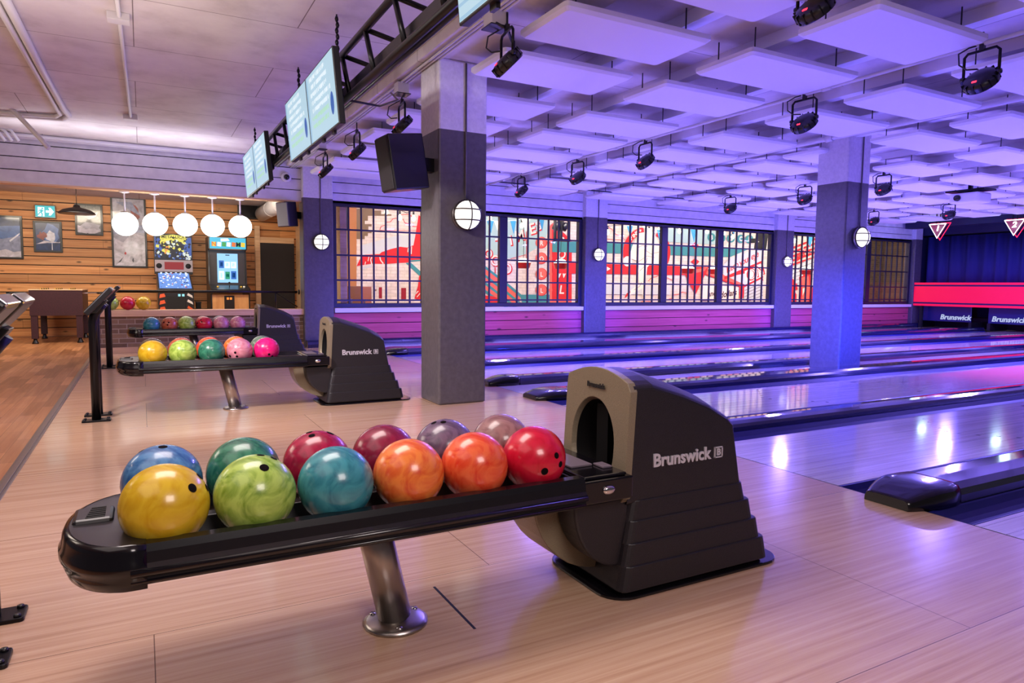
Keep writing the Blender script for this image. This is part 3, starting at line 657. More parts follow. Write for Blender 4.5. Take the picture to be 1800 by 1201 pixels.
for px, py, lab in ((208, 32, 'white junction box halfway along the left ceiling conduit'), (229, 207, 'white junction box at the end of the left ceiling conduit')):
    p = cz(px, py); o = MB().box(p.x-.08, p.x+.08, p.y-.06, p.y+.06, zc-.03, CEIL).build('junction_box', M_PIPE, bevel=.004); tag(o, lab, 'junction box')
for k, (y0, y1, r, lab) in enumerate(((216, 249, .028, 'uppermost'), (223, 254, .022, 'second'), (230, 259, .026, 'third'), (236, 264, .03, 'lowest'))):
    p = at_y(225, (y0+y1)/2, YW-.08-.05*(3-k)); pipe('%s white pipe along the top of the siding over the arcade opening' % lab, [(-8, p.y, min(p.z, CEIL-.03)), (2.6, p.y, min(p.z, CEIL-.03))], r, group='pipes along the siding top')
pipe('slanting white pole in front of the siding at far left', [at_y(-5, 165, 10.6), at_y(72, 245, 10.4), at_y(86, 261, 10.35)], .028)
for k, x in enumerate((0, 12, 24)): pipe('%s short bent pipe end at the left picture edge' % ('left', 'middle', 'right')[k], [at_y(x-16, 224, 11.9), at_y(x-4, 230, 11.9), at_y(x+9, 248, 11.9)], .022, group='bent pipe ends')

# ------------------------------------------------------------------ truss with screens
TX = 1.43; zl = 2.53; top = (1.41, 2.865); TR = (1.74, 2.78)
Y0, Y1 = -1.0, 10.25
t = thing('lighting_truss', 'long black triangular truss hanging above the approach with screens on it', 'truss', (TX, 4.6, zl))
MB().tube([(top[0], Y0, top[1]), (top[0], Y1, top[1])], .026, 12).build('top_chord', M_METAL, t)
MB().tube([(TX, Y0, zl), (TX, Y1, zl)], .028, 12).build('bottom_chord', M_METAL, t); MB().tube([(TR[0], Y0, TR[1]), (TR[0], Y1, TR[1])], .026, 12).build('rear_chord', M_METAL, t)
MB().box(TX+.030, TX+.042, Y0, Y1, zl, zl+.135).build('side_plate', M_METAL, t)
y = Y0+.2
while y < Y1-.3:
    MB().tube([(top[0], y, top[1]), (TX, y-.14, zl+.01)], .019, 8).build('brace', M_METAL, t)
    MB().tube([(top[0], y, top[1]), (TR[0], y-.05, TR[1])], .019, 8).build('brace', M_METAL, t)
    y += .62
for y in (2.7, 5.55, 7.05, 10.0):
    h = MB()
    z = top[1]+.03; k = 0
    while z < CEIL-.02:
        h.lathe([(.010, 0), (.016, .02), (.010, .04)], 8, M=Matrix.Translation((top[0]+.006*(k % 2), y, z))); z += .045; k += 1
    h.tube([(top[0], y, top[1]), (top[0], y, CEIL)], .006, 6); h.build('chain', M_METAL, t)
M_TVB = mat('screen_body', (16, 16, 20), .35)
def emis(name, col, s): return mat(name, tuple(v*.18 for v in col), .4, emit=s, ecol=col)
SC = [emis('screen_pale', (178, 212, 228), .95), emis('screen_line', (236, 246, 252), 1.0), emis('screen_blue', (36, 96, 176), .9), emis('screen_green', (170, 222, 178), .95), emis('screen_leaf', (120, 186, 40), 1.0), emis('screen_sky', (146, 190, 218), .95)]
def tv(label, yc, near=False):
    t = thing('screen', label, 'screen', (1.285, yc, 2.55), group='screens on the truss')
    T = Matrix.Translation((1.285, yc, 2.555)) @ Matrix.Rotation(R(-5), 4, 'Y')
    MB().box(.0, .05, -.462, .462, -.275, .275, M=T).build('screen_case', M_TVB, t, bevel=.006)
    m = MB(); f = lambda u, v, d=0: T @ Vector((-.001-d, -u, v))
    q = lambda u0, u1, v0, v1, k, d=.0008: m.flat([f(u0, v0, d), f(u1, v0, d), f(u1, v1, d), f(u0, v1, d)], k)
    q(-.450, .450, -.263, .263, 0, 0); rr = random.Random(3)
    if near:
        for k in range(9): q(-.45, .45, -.26+.058*k, -.245+.058*k, 5)
        text_into(m, 'AN', .15, f(-.22, -.115, .0016), 4, FACE_NX, ext=.0001, bold=.004)
    else:
        q(-.45, -.40, -.263, .263, 5)
        for k in range(7):
            v = .2-.062*k; u = -.34+rr.random()*.06; e = .22-.12*abs(k-3)/3+rr.random()*.1
            while u < e:
                w = .008+rr.random()*.014; q(u, u+w, v+.012*rr.random()*(rr.random() < .4), v+.034, 3 if k > 4 else 1); u += w+(.009 if rr.random() < .78 else .026)
        m.add([f(.33+.05*math.cos(a*.4488), -.10+.085*math.sin(a*.4488), .0008) for a in range(14)], [range(14)], 2)
    m.build('display', SC, t, fix=False)
    MB().box(1.33, 1.42, yc-.16, yc+.16, 2.46, 2.62).build('screen_mount', M_METAL, t); MB().box(1.335, 1.355, yc-.2, yc-.14, 2.26, 2.30).box(1.335, 1.355, yc+.14, yc+.2, 2.26, 2.30).build('cable_cover', M_BLK, t)
tv('screen cut off by the top edge of the picture, green letters on pale blue', 2.49, True)
tv('right hand screen of the pair above the middle ball return', 5.57); tv('left hand screen of the pair above the middle ball return', 6.50)
tv('right hand screen of the far pair over the arcade globes', 8.72); tv('left hand screen of the far pair over the arcade globes', 9.65)

# ------------------------------------------------------------------ stage lights
def make_par(label):
    t = thing('stage_light', label, 'stage light', group='black stage lights under the ceiling')
    y = MB().tube([(0, -.125, -.03), (0, -.125, .14), (0, -.10, .165), (0, .10, .165), (0, .125, .14), (0, .125, -.03)], .011, 8, sq=1); y.build('yoke', M_METAL, t, local=True)
    T = Matrix.Translation((0, 0, -.05)) @ Matrix.Rotation(R(-46), 4, 'Y')
    MB().lathe([(0, .048), (.06, .046), (.10, .034), (.122, .012), (.126, -.012), (.118, -.034), (.120, -.042), (.108, -.046), (.10, -.034), (0, -.03)], 22, M=T).build('lamp_body', M_BLK, t, local=True)
    b = t.children[1]
    r = MB()
    for k in range(14): r.box(.055, .127, -.004, .004, -.034, .030, M=T @ Matrix.Rotation(2*math.pi*k/14, 4, 'Z'))
    r.build('cooling_fins', M_METAL, b, local=True)
    MB().box(-.085, -.07, -.016, .016, .034, .044, M=T).build('display', M_RED, b, local=True)
    for s in (-1, 1): MB().lathe([(.0, 0), (.018, 0), (.018, .025), (0, .028)], 10, M=Matrix.Translation((0, .118*s, -.02)) @ Matrix.Rotation(R(-90*s), 4, 'X')).build('knob', M_BLK, t, local=True)
    MB().box(-.016, .016, -.016, .016, .165, .215).tube([(0, 0, .21), (0, 0, .30)], .008, 6).build('clamp', M_BLK, t, local=True)
    MB().tube([(-.05, .0, .02), (-.10, .05, .02), (-.13, .09, .06), (-.11, .11, .15), (-.03, .08, .20), (0, .02, .21)], .006, 6).build('power_cable', M_BLK, t, local=True)
    return t
par = make_par('stage light over the second lane area, largest one at upper right'); par.location = (5.62, 2.98, 2.74)
PARS = [(2.40, 4.55, 2.79, -8, 'stage light hanging in front of the pale panel beside the nearest screen'), (2.40, 6.85, 2.79, -5, 'stage light just left of the white pillar top'),
        (2.38, 8.45, 2.79, 0, 'stage light second to the left of the white pillar'), (2.38, 10.1, 2.79, 0, 'stage light farthest left, by the white pilaster'),
        (5.62, 4.55, 2.74, 6, 'stage light hanging over the middle lanes, level with the far pillar top'), (5.62, 6.90, 2.74, 0, 'stage light right of the grey pillar, third along the slim pipe'),
        (5.62, 8.42, 2.74, 10, 'stage light right of the grey pillar, fourth along the slim pipe'), (5.62, 10.1, 2.74, 0, 'stage light closest to the grey pillar right edge, above its lamp'),
        (10.42, 10.1, 2.75, 10, 'small stage light above the second window, left of the far pillar'), (10.42, 8.35, 2.75, 10, 'small stage light just left of the far pillar band'),
        (10.42, 6.88, 2.75, 0, 'small stage light just right of the far pillar band'), (15.15, 8.5, 2.76, 0, 'small stage light left of the projector above the pin end'),
        (15.15, 10.2, 2.76, 0, 'small stage light half hidden by the right edge of the far pillar'), (3.78, 3.02, 2.92, 0, 'stage light cut off by the top edge of the picture')]
for x, y, z, rz, lab in PARS: dup(par, (x, y, z), R(rz), lab)
for x, y, z, rz, lab in PARS[:8]: spot('stage_beam', (x+.12, y, z-.12), (x+1.8, y-.3, 0), 30, VIOLET, 75, .05)
spot('stage_beam', (5.74, 2.98, 2.62), (7.4, 2.7, 0), 25, VIOLET, 75, .05)
pipe('black cable looping down to the stage light beside the nearest screen', [at_z(872, 40, 3.0), at_z(890, 50, 2.98), at_z(900, 75, 2.94), (2.40, 4.55, 3.0)], .010, M_BLK, 'cable', 'cable')
pipe('black cable draped from the truss to the junction box left of the pillar', [(1.45, 5.35, 2.52), (1.8, 5.7, 2.60), (2.1, 6.1, 2.78), (2.2, 6.6, 2.98)], .009, M_BLK, 'cable', 'cable')

# ------------------------------------------------------------------ caged round lamps on the pillars
M_LAMP = mat('lamp_glass', (200, 198, 190), .3, emit=1.15, ecol=(255, 250, 238))
def bulkhead(label, x, y, z, r, top):
    t = thing('wall_lamp', label, 'lamp', (x, y, z), group='caged round lamps on the pillars')
    T = Matrix.Translation((x, y, z)) @ Matrix.Rotation(R(90), 4, 'X')
    MB().lathe([(0, 0), (r*1.04, 0), (r*1.06, .03), (r*1.0, .05), (r*.96, .05)], 28, M=T).build('lamp_base', M_STEEL, t)
    MB().lathe([(r*.97, .03), (r*.95, .06), (r*.8, .10), (r*.5, .13), (0, .142)], 28, M=T).build('lamp_glass', M_LAMP, t)
    g = MB(); n = 16
    for s in (-.36, .36):
        w = math.sqrt(1-s*s); g.tube([T @ Vector((r*1.02*w*math.cos(math.pi*k/n), r*s, .045+.105*w*math.sin(math.pi*k/n))) for k in range(n+1)], .006, 6)
    g.tube([T @ Vector((0, r*1.02*math.cos(math.pi*k/n), .045+.108*math.sin(math.pi*k/n))) for k in range(n+1)], .006, 6)
    g.lathe([(r*1.0, .045), (r*1.06, .05), (r*1.0, .058)], 28, M=T); g.build('wire_cage', mat('cage_wire', (58, 50, 50), .4, .6), t)
    MB().tube([(x, y-.012, z+r), (x, y-.012, top)], .009, 6).build('conduit', M_PILG, t)
bulkhead('caged round lamp glowing on the grey pillar, largest of its kind', 2.63, 5.78, 1.745, .135, 3.1)
bulkhead('caged round lamp on the bluish far pillar', 8.53, 5.95, 1.80, .135, 3.2)
bulkhead('caged lamp on the pilaster at the left end of the windows', 2.78, YW-.12, 1.84, .135, 3.2)
bulkhead('caged lamp on the blue pilaster between the first two windows', 8.70, YW-.12, 1.80, .135, 3.2)
bulkhead('caged lamp on the pilaster left of the far pillar', 14.62, YW-.12, 1.80, .135, 3.2)
bulkhead('caged lamp cut off by the right edge of the picture', 14.55, 5.95, 1.74, .135, 3.2)
# ------------------------------------------------------------------ loudspeakers
M_GRILL = mottled('speaker_grille', [(.4, (24, 22, 26)), (.6, (40, 36, 42))], 400, .55, obj=True)
def speaker(label, loc, rz, tilt, w, d, h, grille=M_GRILL):
    t = thing('loudspeaker', label, 'loudspeaker', loc, group='wall loudspeakers')
    T = Matrix.Rotation(rz, 4, 'Z') @ Matrix.Rotation(tilt, 4, 'X')
    MB().prism([(-w/2, -d/2), (w/2, -d/2), (w*.30, d/2), (-w*.30, d/2)], 'z', -h/2, h/2, M=T).build('cabinet', M_BLK, t, local=True, bevel=.012)
    MB().box(-w/2+.012, w/2-.012, -d/2-.012, -d/2+.004, -h/2+.012, h/2-.012, M=T).build('grille', grille, t, local=True, bevel=.01)
    MB().ball((-w*.405, 0, -h*.08), .014, 12, 6, sc=(.3, 1, 1), M=T).build('badge', M_STEEL, t, local=True)
    MB().box(-.05, .05, d/2-.02, d/2+.16, -.06, .06, M=Matrix.Rotation(rz, 4, 'Z')).build('bracket', M_METAL, t, local=True)
    return t
speaker('black loudspeaker tilted down from the left side of the grey pillar', (2.09, 5.92, 2.19), R(-86), R(9), .30, .36, .48)
p = at_y(515, 377, 12.25); speaker('loudspeaker with a pale grey face near the top of the arcade opening', (p.x-.07, 12.3, p.z), R(-60), R(6), .30, .24, .42, mat('pale_grille', (120, 118, 122), .6))

# ------------------------------------------------------------------ pendants over the arcade ledge
M_GLOBE = mat('globe_glass', (255, 252, 246), .3, emit=7, ecol=(255, 250, 242))
for k, (px, py) in enumerate(((220, 394), (273, 394.5), (326, 395.5), (374, 397), (422.5, 398.5))):
    p = at_y(px, py, 12.42)
    t = thing('globe_pendant', 'white globe pendant over the half wall, %s of five from the left' % ORD[k], 'pendant lamp', p, group='row of white globe pendants')
    MB().lathe([(0, 2.526), (.075, 2.524), (.07, 2.508), (.02, 2.495), (0, 2.494)][::-1], 20, M=Matrix.Translation((p.x, p.y, 0))).build('canopy', M_WHITE, t)
    MB().tube([(p.x, p.y, p.z+.17), (p.x, p.y, 2.5)], .012, 8).build('rod', M_WHITE, t)
    MB().ball(p, .183, 28, 18).build('globe', M_GLOBE, t)
    MB().lathe([(.06, .168), (.06, .188), (.02, .2)], 16, M=Matrix.Translation(p)).build('collar', M_STEEL, t)
p = at_y(135, 372, 14.9); t = thing('shade_pendant', 'black industrial shade pendant above the football table', 'pendant lamp', p)
T = Matrix.Translation(p)
MB().lathe([(.29, -.045), (.30, -.04), (.285, -.015), (.22, .03), (.12, .06), (.06, .075), (.05, .11), (.02, .125)], 28, M=T).build('lamp_shade', M_BLK, t)
MB().lathe([(.283, -.043), (.0, -.036)], 28, M=T).build('diffuser', mat('shade_glow', (250, 246, 255), .4, emit=1.2), t)
MB().tube([p+Vector((0, 0, .12)), (p.x, p.y, 2.862)], .006, 6).build('cord', M_BLK, t)
# CCTV
p = at_y(503, 312, YW-.01); t = thing('dome_camera', 'white and black dome camera on the siding by the pilaster', 'security camera', p)
T = Matrix.Translation(p) @ Matrix.Rotation(R(90), 4, 'X')
MB().lathe([(0, -.0), (.085, 0), (.082, .03), (.06, .045), (0, .045)], 24, M=T).build('housing', M_WHITE, t); MB().lathe([(.05, .044), (.045, .07), (.025, .088), (0, .094)], 20, M=T).build('lens_dome', M_GLOSS, t)

# ------------------------------------------------------------------ arcade corner
PC = {k: mottled('print_'+k, [(.3, tuple(int(c*.78) for c in v)), (.62, v), (.8, tuple(min(255, int(c*1.12)) for c in v))], 9, .25, coat=.6, dist=.8) for k, v in dict(snow=(214, 210, 224), mid=(150, 158, 190), deep=(40, 62, 112), sky=(96, 128, 190), grey=(98, 96, 106), dark=(42, 40, 50), rust=(150, 74, 70), red=(196, 40, 44), pale=(178, 176, 194), glow=(232, 236, 250)).items()}
PK = list(PC); PM = list(PC.values())
def poster(label, x0, y0, x1, y1, bg, shapes):
    a, b = at_y(x0, y1, YA-.03), at_y(x1, y0, YA-.03); w, h = b.x-a.x, b.z-a.z
    t = thing('poster', label, 'poster', ((a.x+b.x)/2, YA-.02, a.z), group='ski pictures on the wooden wall')
    y = YA-.022; f = MB(); fw = .035
    f.box(a.x, b.x, YA-.035, YA-.001, a.z, a.z+fw).box(a.x, b.x, YA-.035, YA-.001, b.z-fw, b.z).box(a.x, a.x+fw, YA-.035, YA-.001, a.z+fw, b.z-fw).box(b.x-fw, b.x, YA-.035, YA-.001, a.z+fw, b.z-fw)
    f.build('frame', M_BLK, t, bevel=.003)
    m = MB(); m.flat([(a.x+fw, y, a.z+fw), (b.x-fw, y, a.z+fw), (b.x-fw, y, b.z-fw), (a.x+fw, y, b.z-fw)], PK.index(bg))
    for k, (c, pts) in enumerate(shapes):
        m.flat([(a.x+fw+(w-2*fw)*u, y-.0006*(k+1), a.z+fw+(h-2*fw)*v) for u, v in pts], PK.index(c))
    m.build('print', PM, t, fix=False); return t
def blob(cx, cy, rx, ry, n=10, j=.25, sd=1):
    r_ = random.Random(sd); return [(min(1, max(0, cx+rx*math.cos(2*math.pi*k/n)*(1+j*(r_.random()-.5)*2))), min(1, max(0, cy+ry*math.sin(2*math.pi*k/n)*(1+j*(r_.random()-.5)*2)))) for k in range(n)]
poster('picture of blue slopes with a pale snow foot, cut by the left edge', -34, 380, 38, 454, 'sky', [('mid', [(0, .0), (1, 0), (1, .55), (.5, .45), (0, .6)]), ('snow', [(0, 0), (1, 0), (1, .16), (.8, .13), (.6, .2), (.4, .15), (0, .2)]), ('deep', [(0, .75), (1, .8), (1, 1), (0, 1)]), ('glow', [(.7, .42), (.98, .62), (.98, .58), (.72, .38)])])
poster('square picture of a skier against a glowing blue sky', 60, 390, 108, 443, 'deep', [('sky', blob(.62, .62, .36, .34)), ('glow', blob(.62, .52, .2, .2, sd=3)), ('deep', [(0, 0), (1, 0), (1, .3), (0, .22)]), ('snow', [(0, .22), (.3, .33), (.32, .36), (.95, .31), (1, .34), (1, .29), (.5, .28)]), ('rust', blob(.28, .5, .17, .13, 9, .5, 5)), ('rust', blob(.2, .62, .05, .05)), ('glow', [(.64, .02), (.68, .02), (.67, .32), (.65, .32)])])
poster('dark grey mountain picture behind the black shade pendant', 133, 360, 179.5, 413, 'grey', [('dark', [(0, 1), (1, 1), (1, .5), (.75, .75), (.5, .62), (.2, .8), (0, .7)]), ('pale', blob(.5, .22, .5, .18)), ('snow', blob(.6, .1, .35, .09, sd=2)), ('snow', [(0, .05), (.4, .0), (.3, .2), (0, .3)]), ('pale', [(.3, .6), (.9, .8), (.8, .62), (.5, .5)])])
poster('tall picture of snowy slopes behind the left globes', 198, 349, 255.5, 470, 'pale', [('snow', [(0, 0), (1, 0), (1, .45), (.6, .5), (.3, .35), (0, .42)]), ('mid', [(0, .46), (.4, .52), (1, .5), (1, .62), (0, .6)]), ('rust', blob(.72, .82, .14, .1, 9, .5, 4)), ('red', blob(.36, .19, .035, .02)), ('grey', [(.1, .04), (.3, .14), (.2, .06)]), ('grey', blob(.6, .09, .03, .03)), ('mid', [(.1, .95), (.9, .75), (.6, .96)])])
# exit sign
a, b = at_y(61.5, 382.5, YA-.08), at_y(97.5, 361.5, YA-.08); t = thing('exit_sign', 'lit turquoise exit sign with running figure and arrow', 'exit sign', ((a.x+b.x)/2, YA-.08, a.z))
MB().box(a.x, b.x, YA-.10, YA, a.z, b.z).build('sign_case', M_BLK, t, bevel=.004)
ES = [emis('sign_teal', (0, 168, 176), 1.3), emis('sign_white', (240, 255, 255), 1.5)]
m = MB(); w, h = b.x-a.x, b.z-a.z; E_ = lambda u, v, d=1: (a.x+w*u, YA-.1005-.0006*d, a.z+h*v)
m.flat([E_(.04, .07, 0), E_(.96, .07, 0), E_(.96, .93, 0), E_(.04, .93, 0)], 0)
m.flat([E_(*p) for p in ((.15, .12), (.46, .12), (.46, .82), (.15, .82))], 1)
m.flat([E_(*p) for p in ((.53, .41), (.71, .41), (.66, .2), (.76, .2), (.92, .5), (.76, .8), (.66, .8), (.71, .59), (.53, .59))], 1)
for pl in (blob(.37, .72, .04, .075, 10, 0), [(.27, .62), (.36, .66), (.40, .52), (.34, .40), (.40, .30), (.36, .10), (.31, .10), (.33, .28), (.26, .40)], [(.28, .42), (.2, .22), (.10, .2), (.10, .27), (.17, .29), (.24, .46)], [(.36, .6), (.44, .55), (.44, .49), (.38, .52)], [(.28, .62), (.2, .58), (.19, .46), (.22, .46), (.24, .54), (.3, .55)]):
    m.flat([E_(u, v, 2) for u, v in pl], 0)
m.build('sign_face', ES, t, fix=False)
# vent, wall monitor, duct
a, b = at_y(302, 353, YA-.03), at_y(333.5, 338, YA-.03); t = thing('vent_grille', 'white vent grille high on the wooden wall behind the globes', 'vent', ((a.x+b.x)/2, YA-.03, a.z))
MB().box(a.x, b.x, YA-.04, YA-.001, a.z, b.z).build('vent_frame', M_WHITE, t, bevel=.005)
m = MB(); m.box(a.x+.06, b.x-.06, YA-.042, YA-.04, a.z+.04, b.z-.04); m.build('vent_opening', M_MATTE, t)
m = MB()
for k in range(5): z = a.z+.05+(b.z-a.z-.1)*k/4; m.box(a.x+.06, b.x-.06, YA-.052, YA-.0421, z-.006, z+.006)
m.build('vent_slats', M_WHITE, t)
a, b = at_y(418, 384, YA-.1), at_y(455, 355, YA-.1); t = thing('wall_monitor', 'switched off dark monitor on the wooden wall behind the right globe', 'monitor', ((a.x+b.x)/2, YA-.1, a.z))
MB().box(a.x, b.x, YA-.12, YA-.04, a.z, b.z).build('case', M_BLK, t, bevel=.008); MB().box(a.x+.03, b.x-.03, YA-.122, YA-.119, a.z+.03, b.z-.03).build('display', M_GLOSS, t); MB().box(a.x+.15, b.x-.15, YA-.04, YA-.001, a.z+.1, b.z-.1).build('wall_mount', M_METAL, t)
p = at_y(480, 348, 15.0); p.z = 2.685; o = MB().tube([(p.x, 13.6, p.z), (p.x, YA-.002, p.z)], .155, 28).build('air_duct', M_WHITE); tag(o, 'round white air duct end near the arcade ceiling beside the pale loudspeaker', 'duct')
for yy in (14.2, 15.2): MB().tube([(p.x, yy, p.z), (p.x, yy+.03, p.z)], .162, 28).build('duct_seam', M_WHITE, o)
# handrail on the half wall
t = thing('handrail', 'black pipe handrail above the half wall ledge', 'handrail', (.9, 12.5, .67)); zr = .965
MB().tube([(-.50, 12.50, zr), (2.42, 12.50, zr)], .022, 10).build('rail', M_METAL, t)
for x in (-.48, 2.05): MB().tube([(x, 12.50, .67), (x, 12.50, zr)], .016, 8).build('post', M_METAL, t)
MB().tube([(2.06, 12.5, zr-.02), (2.42, 12.5, .70)], .013, 8).build('brace', M_METAL, t); MB().lathe([(0, 0), (.045, 0), (.045, .02), (0, .02)], 14, M=Matrix.Translation((2.46, 12.5, zr)) @ Matrix.Rotation(R(-90), 4, 'Y')).build('flange', M_METAL, t)
# football table
M_MAR = mottled('maroon_board', [(.4, (46, 16, 26)), (.6, (58, 22, 32))], 60, .5); x0, x1, y0, y1 = -1.76, -.96, 14.62, 16.05
t = thing('football_table', 'maroon table football table with rods, against the wooden wall', 'football table', ((x0+x1)/2, (y0+y1)/2, 0))
MB().box(x0, x1, y0, y0+.03, .50, .955).box(x0, x1, y1-.03, y1, .50, .955).box(x0, x0+.03, y0+.03, y1-.03, .50, .955).box(x1-.03, x1, y0+.03, y1-.03, .50, .955).box(x0+.03, x1-.03, y0+.03, y1-.03, .5, .78).build('body', M_MAR, t)
MB().box(x0-.01, x1+.01, y0-.01, y0+.04, .955, .97).box(x0-.01, x1+.01, y1-.04, y1+.01, .955, .97).box(x0-.01, x0+.04, y0+.04, y1-.04, .955, .97).box(x1-.04, x1+.01, y0+.04, y1-.04, .955, .97).build('top_rim', M_LEDGE, t)
for lx in (x0+.01, x1-.11):
    for ly in (y0+.01, y1-.11):
        l = MB().box(lx, lx+.10, ly, ly+.10, .09, .50).build('leg', M_MAR, t, bevel=.004)
        MB().lathe([(.055, 0), (.05, .02), (.03, .06), (.03, .09)], 14, M=Matrix.Translation((lx+.05, ly+.05, 0))).build('foot', M_BLK, l)
MW = [M_CHROME, M_BLK, mat('player_yellow', (220, 170, 60), .4), mat('player_black', (28, 24, 26), .4)]
for k in range(8):
    y = y0+.13+k*.165; e = .26 if k % 2 else -.26; xa, xb = (x0-.03, x1+.28) if k % 2 else (x0-.28, x1+.03)
    r = MB().tube([(xa, y, .90), (xb, y, .90)], .008, 8).build('rod', M_CHROME, t)
    hx = xb if k % 2 else xa; MB().tube([(hx-.06, y, .90), (hx+.06, y, .90)], .016, 10).build('handle', M_BLK, r)
    pl = MB()
    for j in range(3): xx = x0+.16+.22*j; pl.box(xx-.012, xx+.012, y-.010, y+.010, .83, .955).ball((xx, y, .975), .014, 8, 6)
    pl.build('players', MW[2+k % 2], r)
# pinball machine
yF, yB = 14.95, 16.05
xa, xb = at_y(278, 520, yF).x, at_y(341, 520, yF).x; bx0, bx1 = at_y(270.5, 440, yB).x, at_y(338, 440, yB).x; zt = at_y(300, 411, yB).z; zs0, zs1 = at_y(300, 478, yB).z, at_y(300, 459, yB).z
t = thing('pinball_machine', 'pinball machine with yellow and black lit backglass', 'pinball machine', ((xa+xb)/2, (yF+yB)/2, 0))
M_CABB = mat('cabinet_black', (24, 22, 26), .4, coat=.3)
zpf0 = at_y(305, 509, yF+.02).z; cw0, cw1 = xa, xb
MB().prism([(yF, .36), (yB+.3, .46), (yB+.3, zs0-.02), (yB-.02, zs0-.02), (yF, zpf0)], 'x', cw0, cw1).build('cabinet', M_CABB, t, bevel=.008)
PF = [emis('playfield_blue', (110, 156, 236), 1.0), emis('playfield_white', (220, 232, 255), 1.6), emis('playfield_red', (190, 60, 60), .8), emis('playfield_deep', (54, 76, 150), .6)]
m = MB(); sl = (zs0-.02-zpf0)/(yB-.02-yF); Pf = lambda u, v, d=0: (cw0+.03+(cw1-cw0-.06)*u, yF+.06+(yB-.12-yF)*v, zpf0+sl*(.06+(yB-.12-yF)*v)+.004+d)
m.flat([Pf(0, 0), Pf(1, 0), Pf(1, 1), Pf(0, 1)], 0); rr = random.Random(5)
for k in range(110):
    u, v, s = .05+.9*rr.random(), .03+.93*rr.random(), .012+.034*rr.random(); q = [Pf(min(1, max(0, u+s*math.cos(a))), min(1, max(0, v+s*math.sin(a))), .001+.0002*k) for a in (0, 1.3, 2.5, 3.8, 5)]; m.flat(q, (1, 3, 1, 1, 0, 1, 2)[k % 7])
for k in range(6): u = .1+.16*k; m.flat([Pf(u-.03, .94, .02), Pf(u+.03, .94, .02), Pf(u+.03, .99, .02), Pf(u-.03, .99, .02)], 1)
m.build('playfield', PF, t, fix=False)
MB().box(cw0-.01, cw0+.02, yF, yF+.03, .0, .45).build('leg', M_CHROME, t); MB().box(cw1-.02, cw1+.01, yF, yF+.03, .0, .45).build('leg', M_CHROME, t)
MB().box(cw0-.0, cw0+.03, yB+.26, yB+.29, .0, .45).build('leg', M_CHROME, t); MB().box(cw1-.03, cw1, yB+.26, yB+.29, .0, .45).build('leg', M_CHROME, t)
CF = [mat('cab_orange', (220, 92, 50), .4), mat('cab_white', (214, 208, 206), .4), M_MATTE, emis('coin_light', (150, 220, 230), 1.2)]
m = MB(); Cf = lambda u, v, d=1: (cw0+(cw1-cw0)*u, yF-.001*d, .38+(zpf0-.40)*v)
for k in range(4): v = .08+.22*k; m.flat([Cf(.03, v), Cf(.2, v+.05), Cf(.17, v+.16), Cf(.05, v+.13)], 0); m.flat([Cf(.8, v+.1), Cf(.97, v), Cf(.95, v+.09), Cf(.83, v+.18)], 1 if k > 1 else 0)
m.build('front_art', CF, t, fix=False)
MB().box(cw0+.24*(cw1-cw0), cw0+.76*(cw1-cw0), yF-.012, yF-.001, .45, zpf0-.12).build('coin_door', M_MATTE, t, bevel=.004)
m = MB(); 
for u in (.55, .66): m.flat([Cf(u, .80, 13), Cf(u+.07, .80, 13), Cf(u+.07, .88, 13), Cf(u, .88, 13)], 3)
m.build('coin_lights', CF, t, fix=False)
MB().box(bx0, bx1, yB, yB+.34, zs0-.05, zt).build('backbox', M_CABB, t, bevel=.006)
m = MB(); BG = [emis('glass_dark', (26, 34, 60), .5), emis('glass_yellow', (226, 216, 90), 1.1), emis('glass_blue', (60, 100, 190), .8), emis('glass_white', (222, 230, 220), 1.0), emis('glass_ink', (16, 16, 22), .1), emis('glass_orange', (236, 150, 70), 1)]
Bg = lambda u, v, d=0: (bx0+.02+(bx1-bx0-.04)*u, yB-.001-.00006*d, zs1+.03+(zt-zs1-.04)*v)
m.flat([Bg(0, 0), Bg(1, 0), Bg(1, 1), Bg(0, 1)], 0)
rr = random.Random(11)
def bgl(k, c, cx, cy, rx, ry): m.flat([Bg(u, v, k) for u, v in blob(cx, cy, rx, ry, 8, .5, 100+k)], c)
k = 1
for c, pts in ((1, [(.06, .48), (.2, .86), (.8, .86), (.95, .48), (.8, .62), (.64, .74), (.36, .74), (.2, .62)]), (2, [(0, .1), (.12, .3), (.1, .8), (0, .9)]), (2, [(1, .1), (.88, .3), (.9, .8), (1, .9)])): m.flat([Bg(u, v, k) for u, v in pts], c); k += 1
for j in range(150):
    u, v = rr.random(), rr.random(); side = abs(u-.5)*2
    c = rr.choice((1, 3, 1, 4, 0, 5) if side < .62 and v > .34 else (3, 2, 0, 4, 2, 3) if v < .34 else (2, 0, 2, 1, 4, 2))
    s_ = .018+.045*rr.random()**2; bgl(k, c, min(.95, max(.05, u)), min(.93, max(.05, v*.9)), s_, s_*1.5*rr.uniform(.5, 1.2)); k += 1
m.flat([Bg(u, v, k) for u, v in ((.14, .78), (.5, .90), (.86, .78), (.84, .93), (.5, .99), (.16, .93))], 1); k += 1
text_into(m, 'METALLICA', .085, Bg(.5, .885, k+2), 4, FACE_NY, ext=.0001, bold=.001)
m.build('backglass', BG, t, fix=False)
MB().box(bx0+.01, bx1+.0, yB-.012, yB+.0, zs0, zs1+.02).build('speaker_panel', mat('panel_silver', (168, 156, 164), .4), t, bevel=.004)
sp = [o for o in t.children if o.name.startswith('speaker_panel')][0]
for u in (.12, .88): MB().lathe([(0, .0), (.055, 0), (.05, .008), (0, .004)], 18, M=Matrix.Translation((bx0+(bx1-bx0)*u, yB-.012, (zs0+zs1)/2+.01)) @ Matrix.Rotation(R(90), 4, 'X')).build('speaker_cone', M_MATTE, sp)
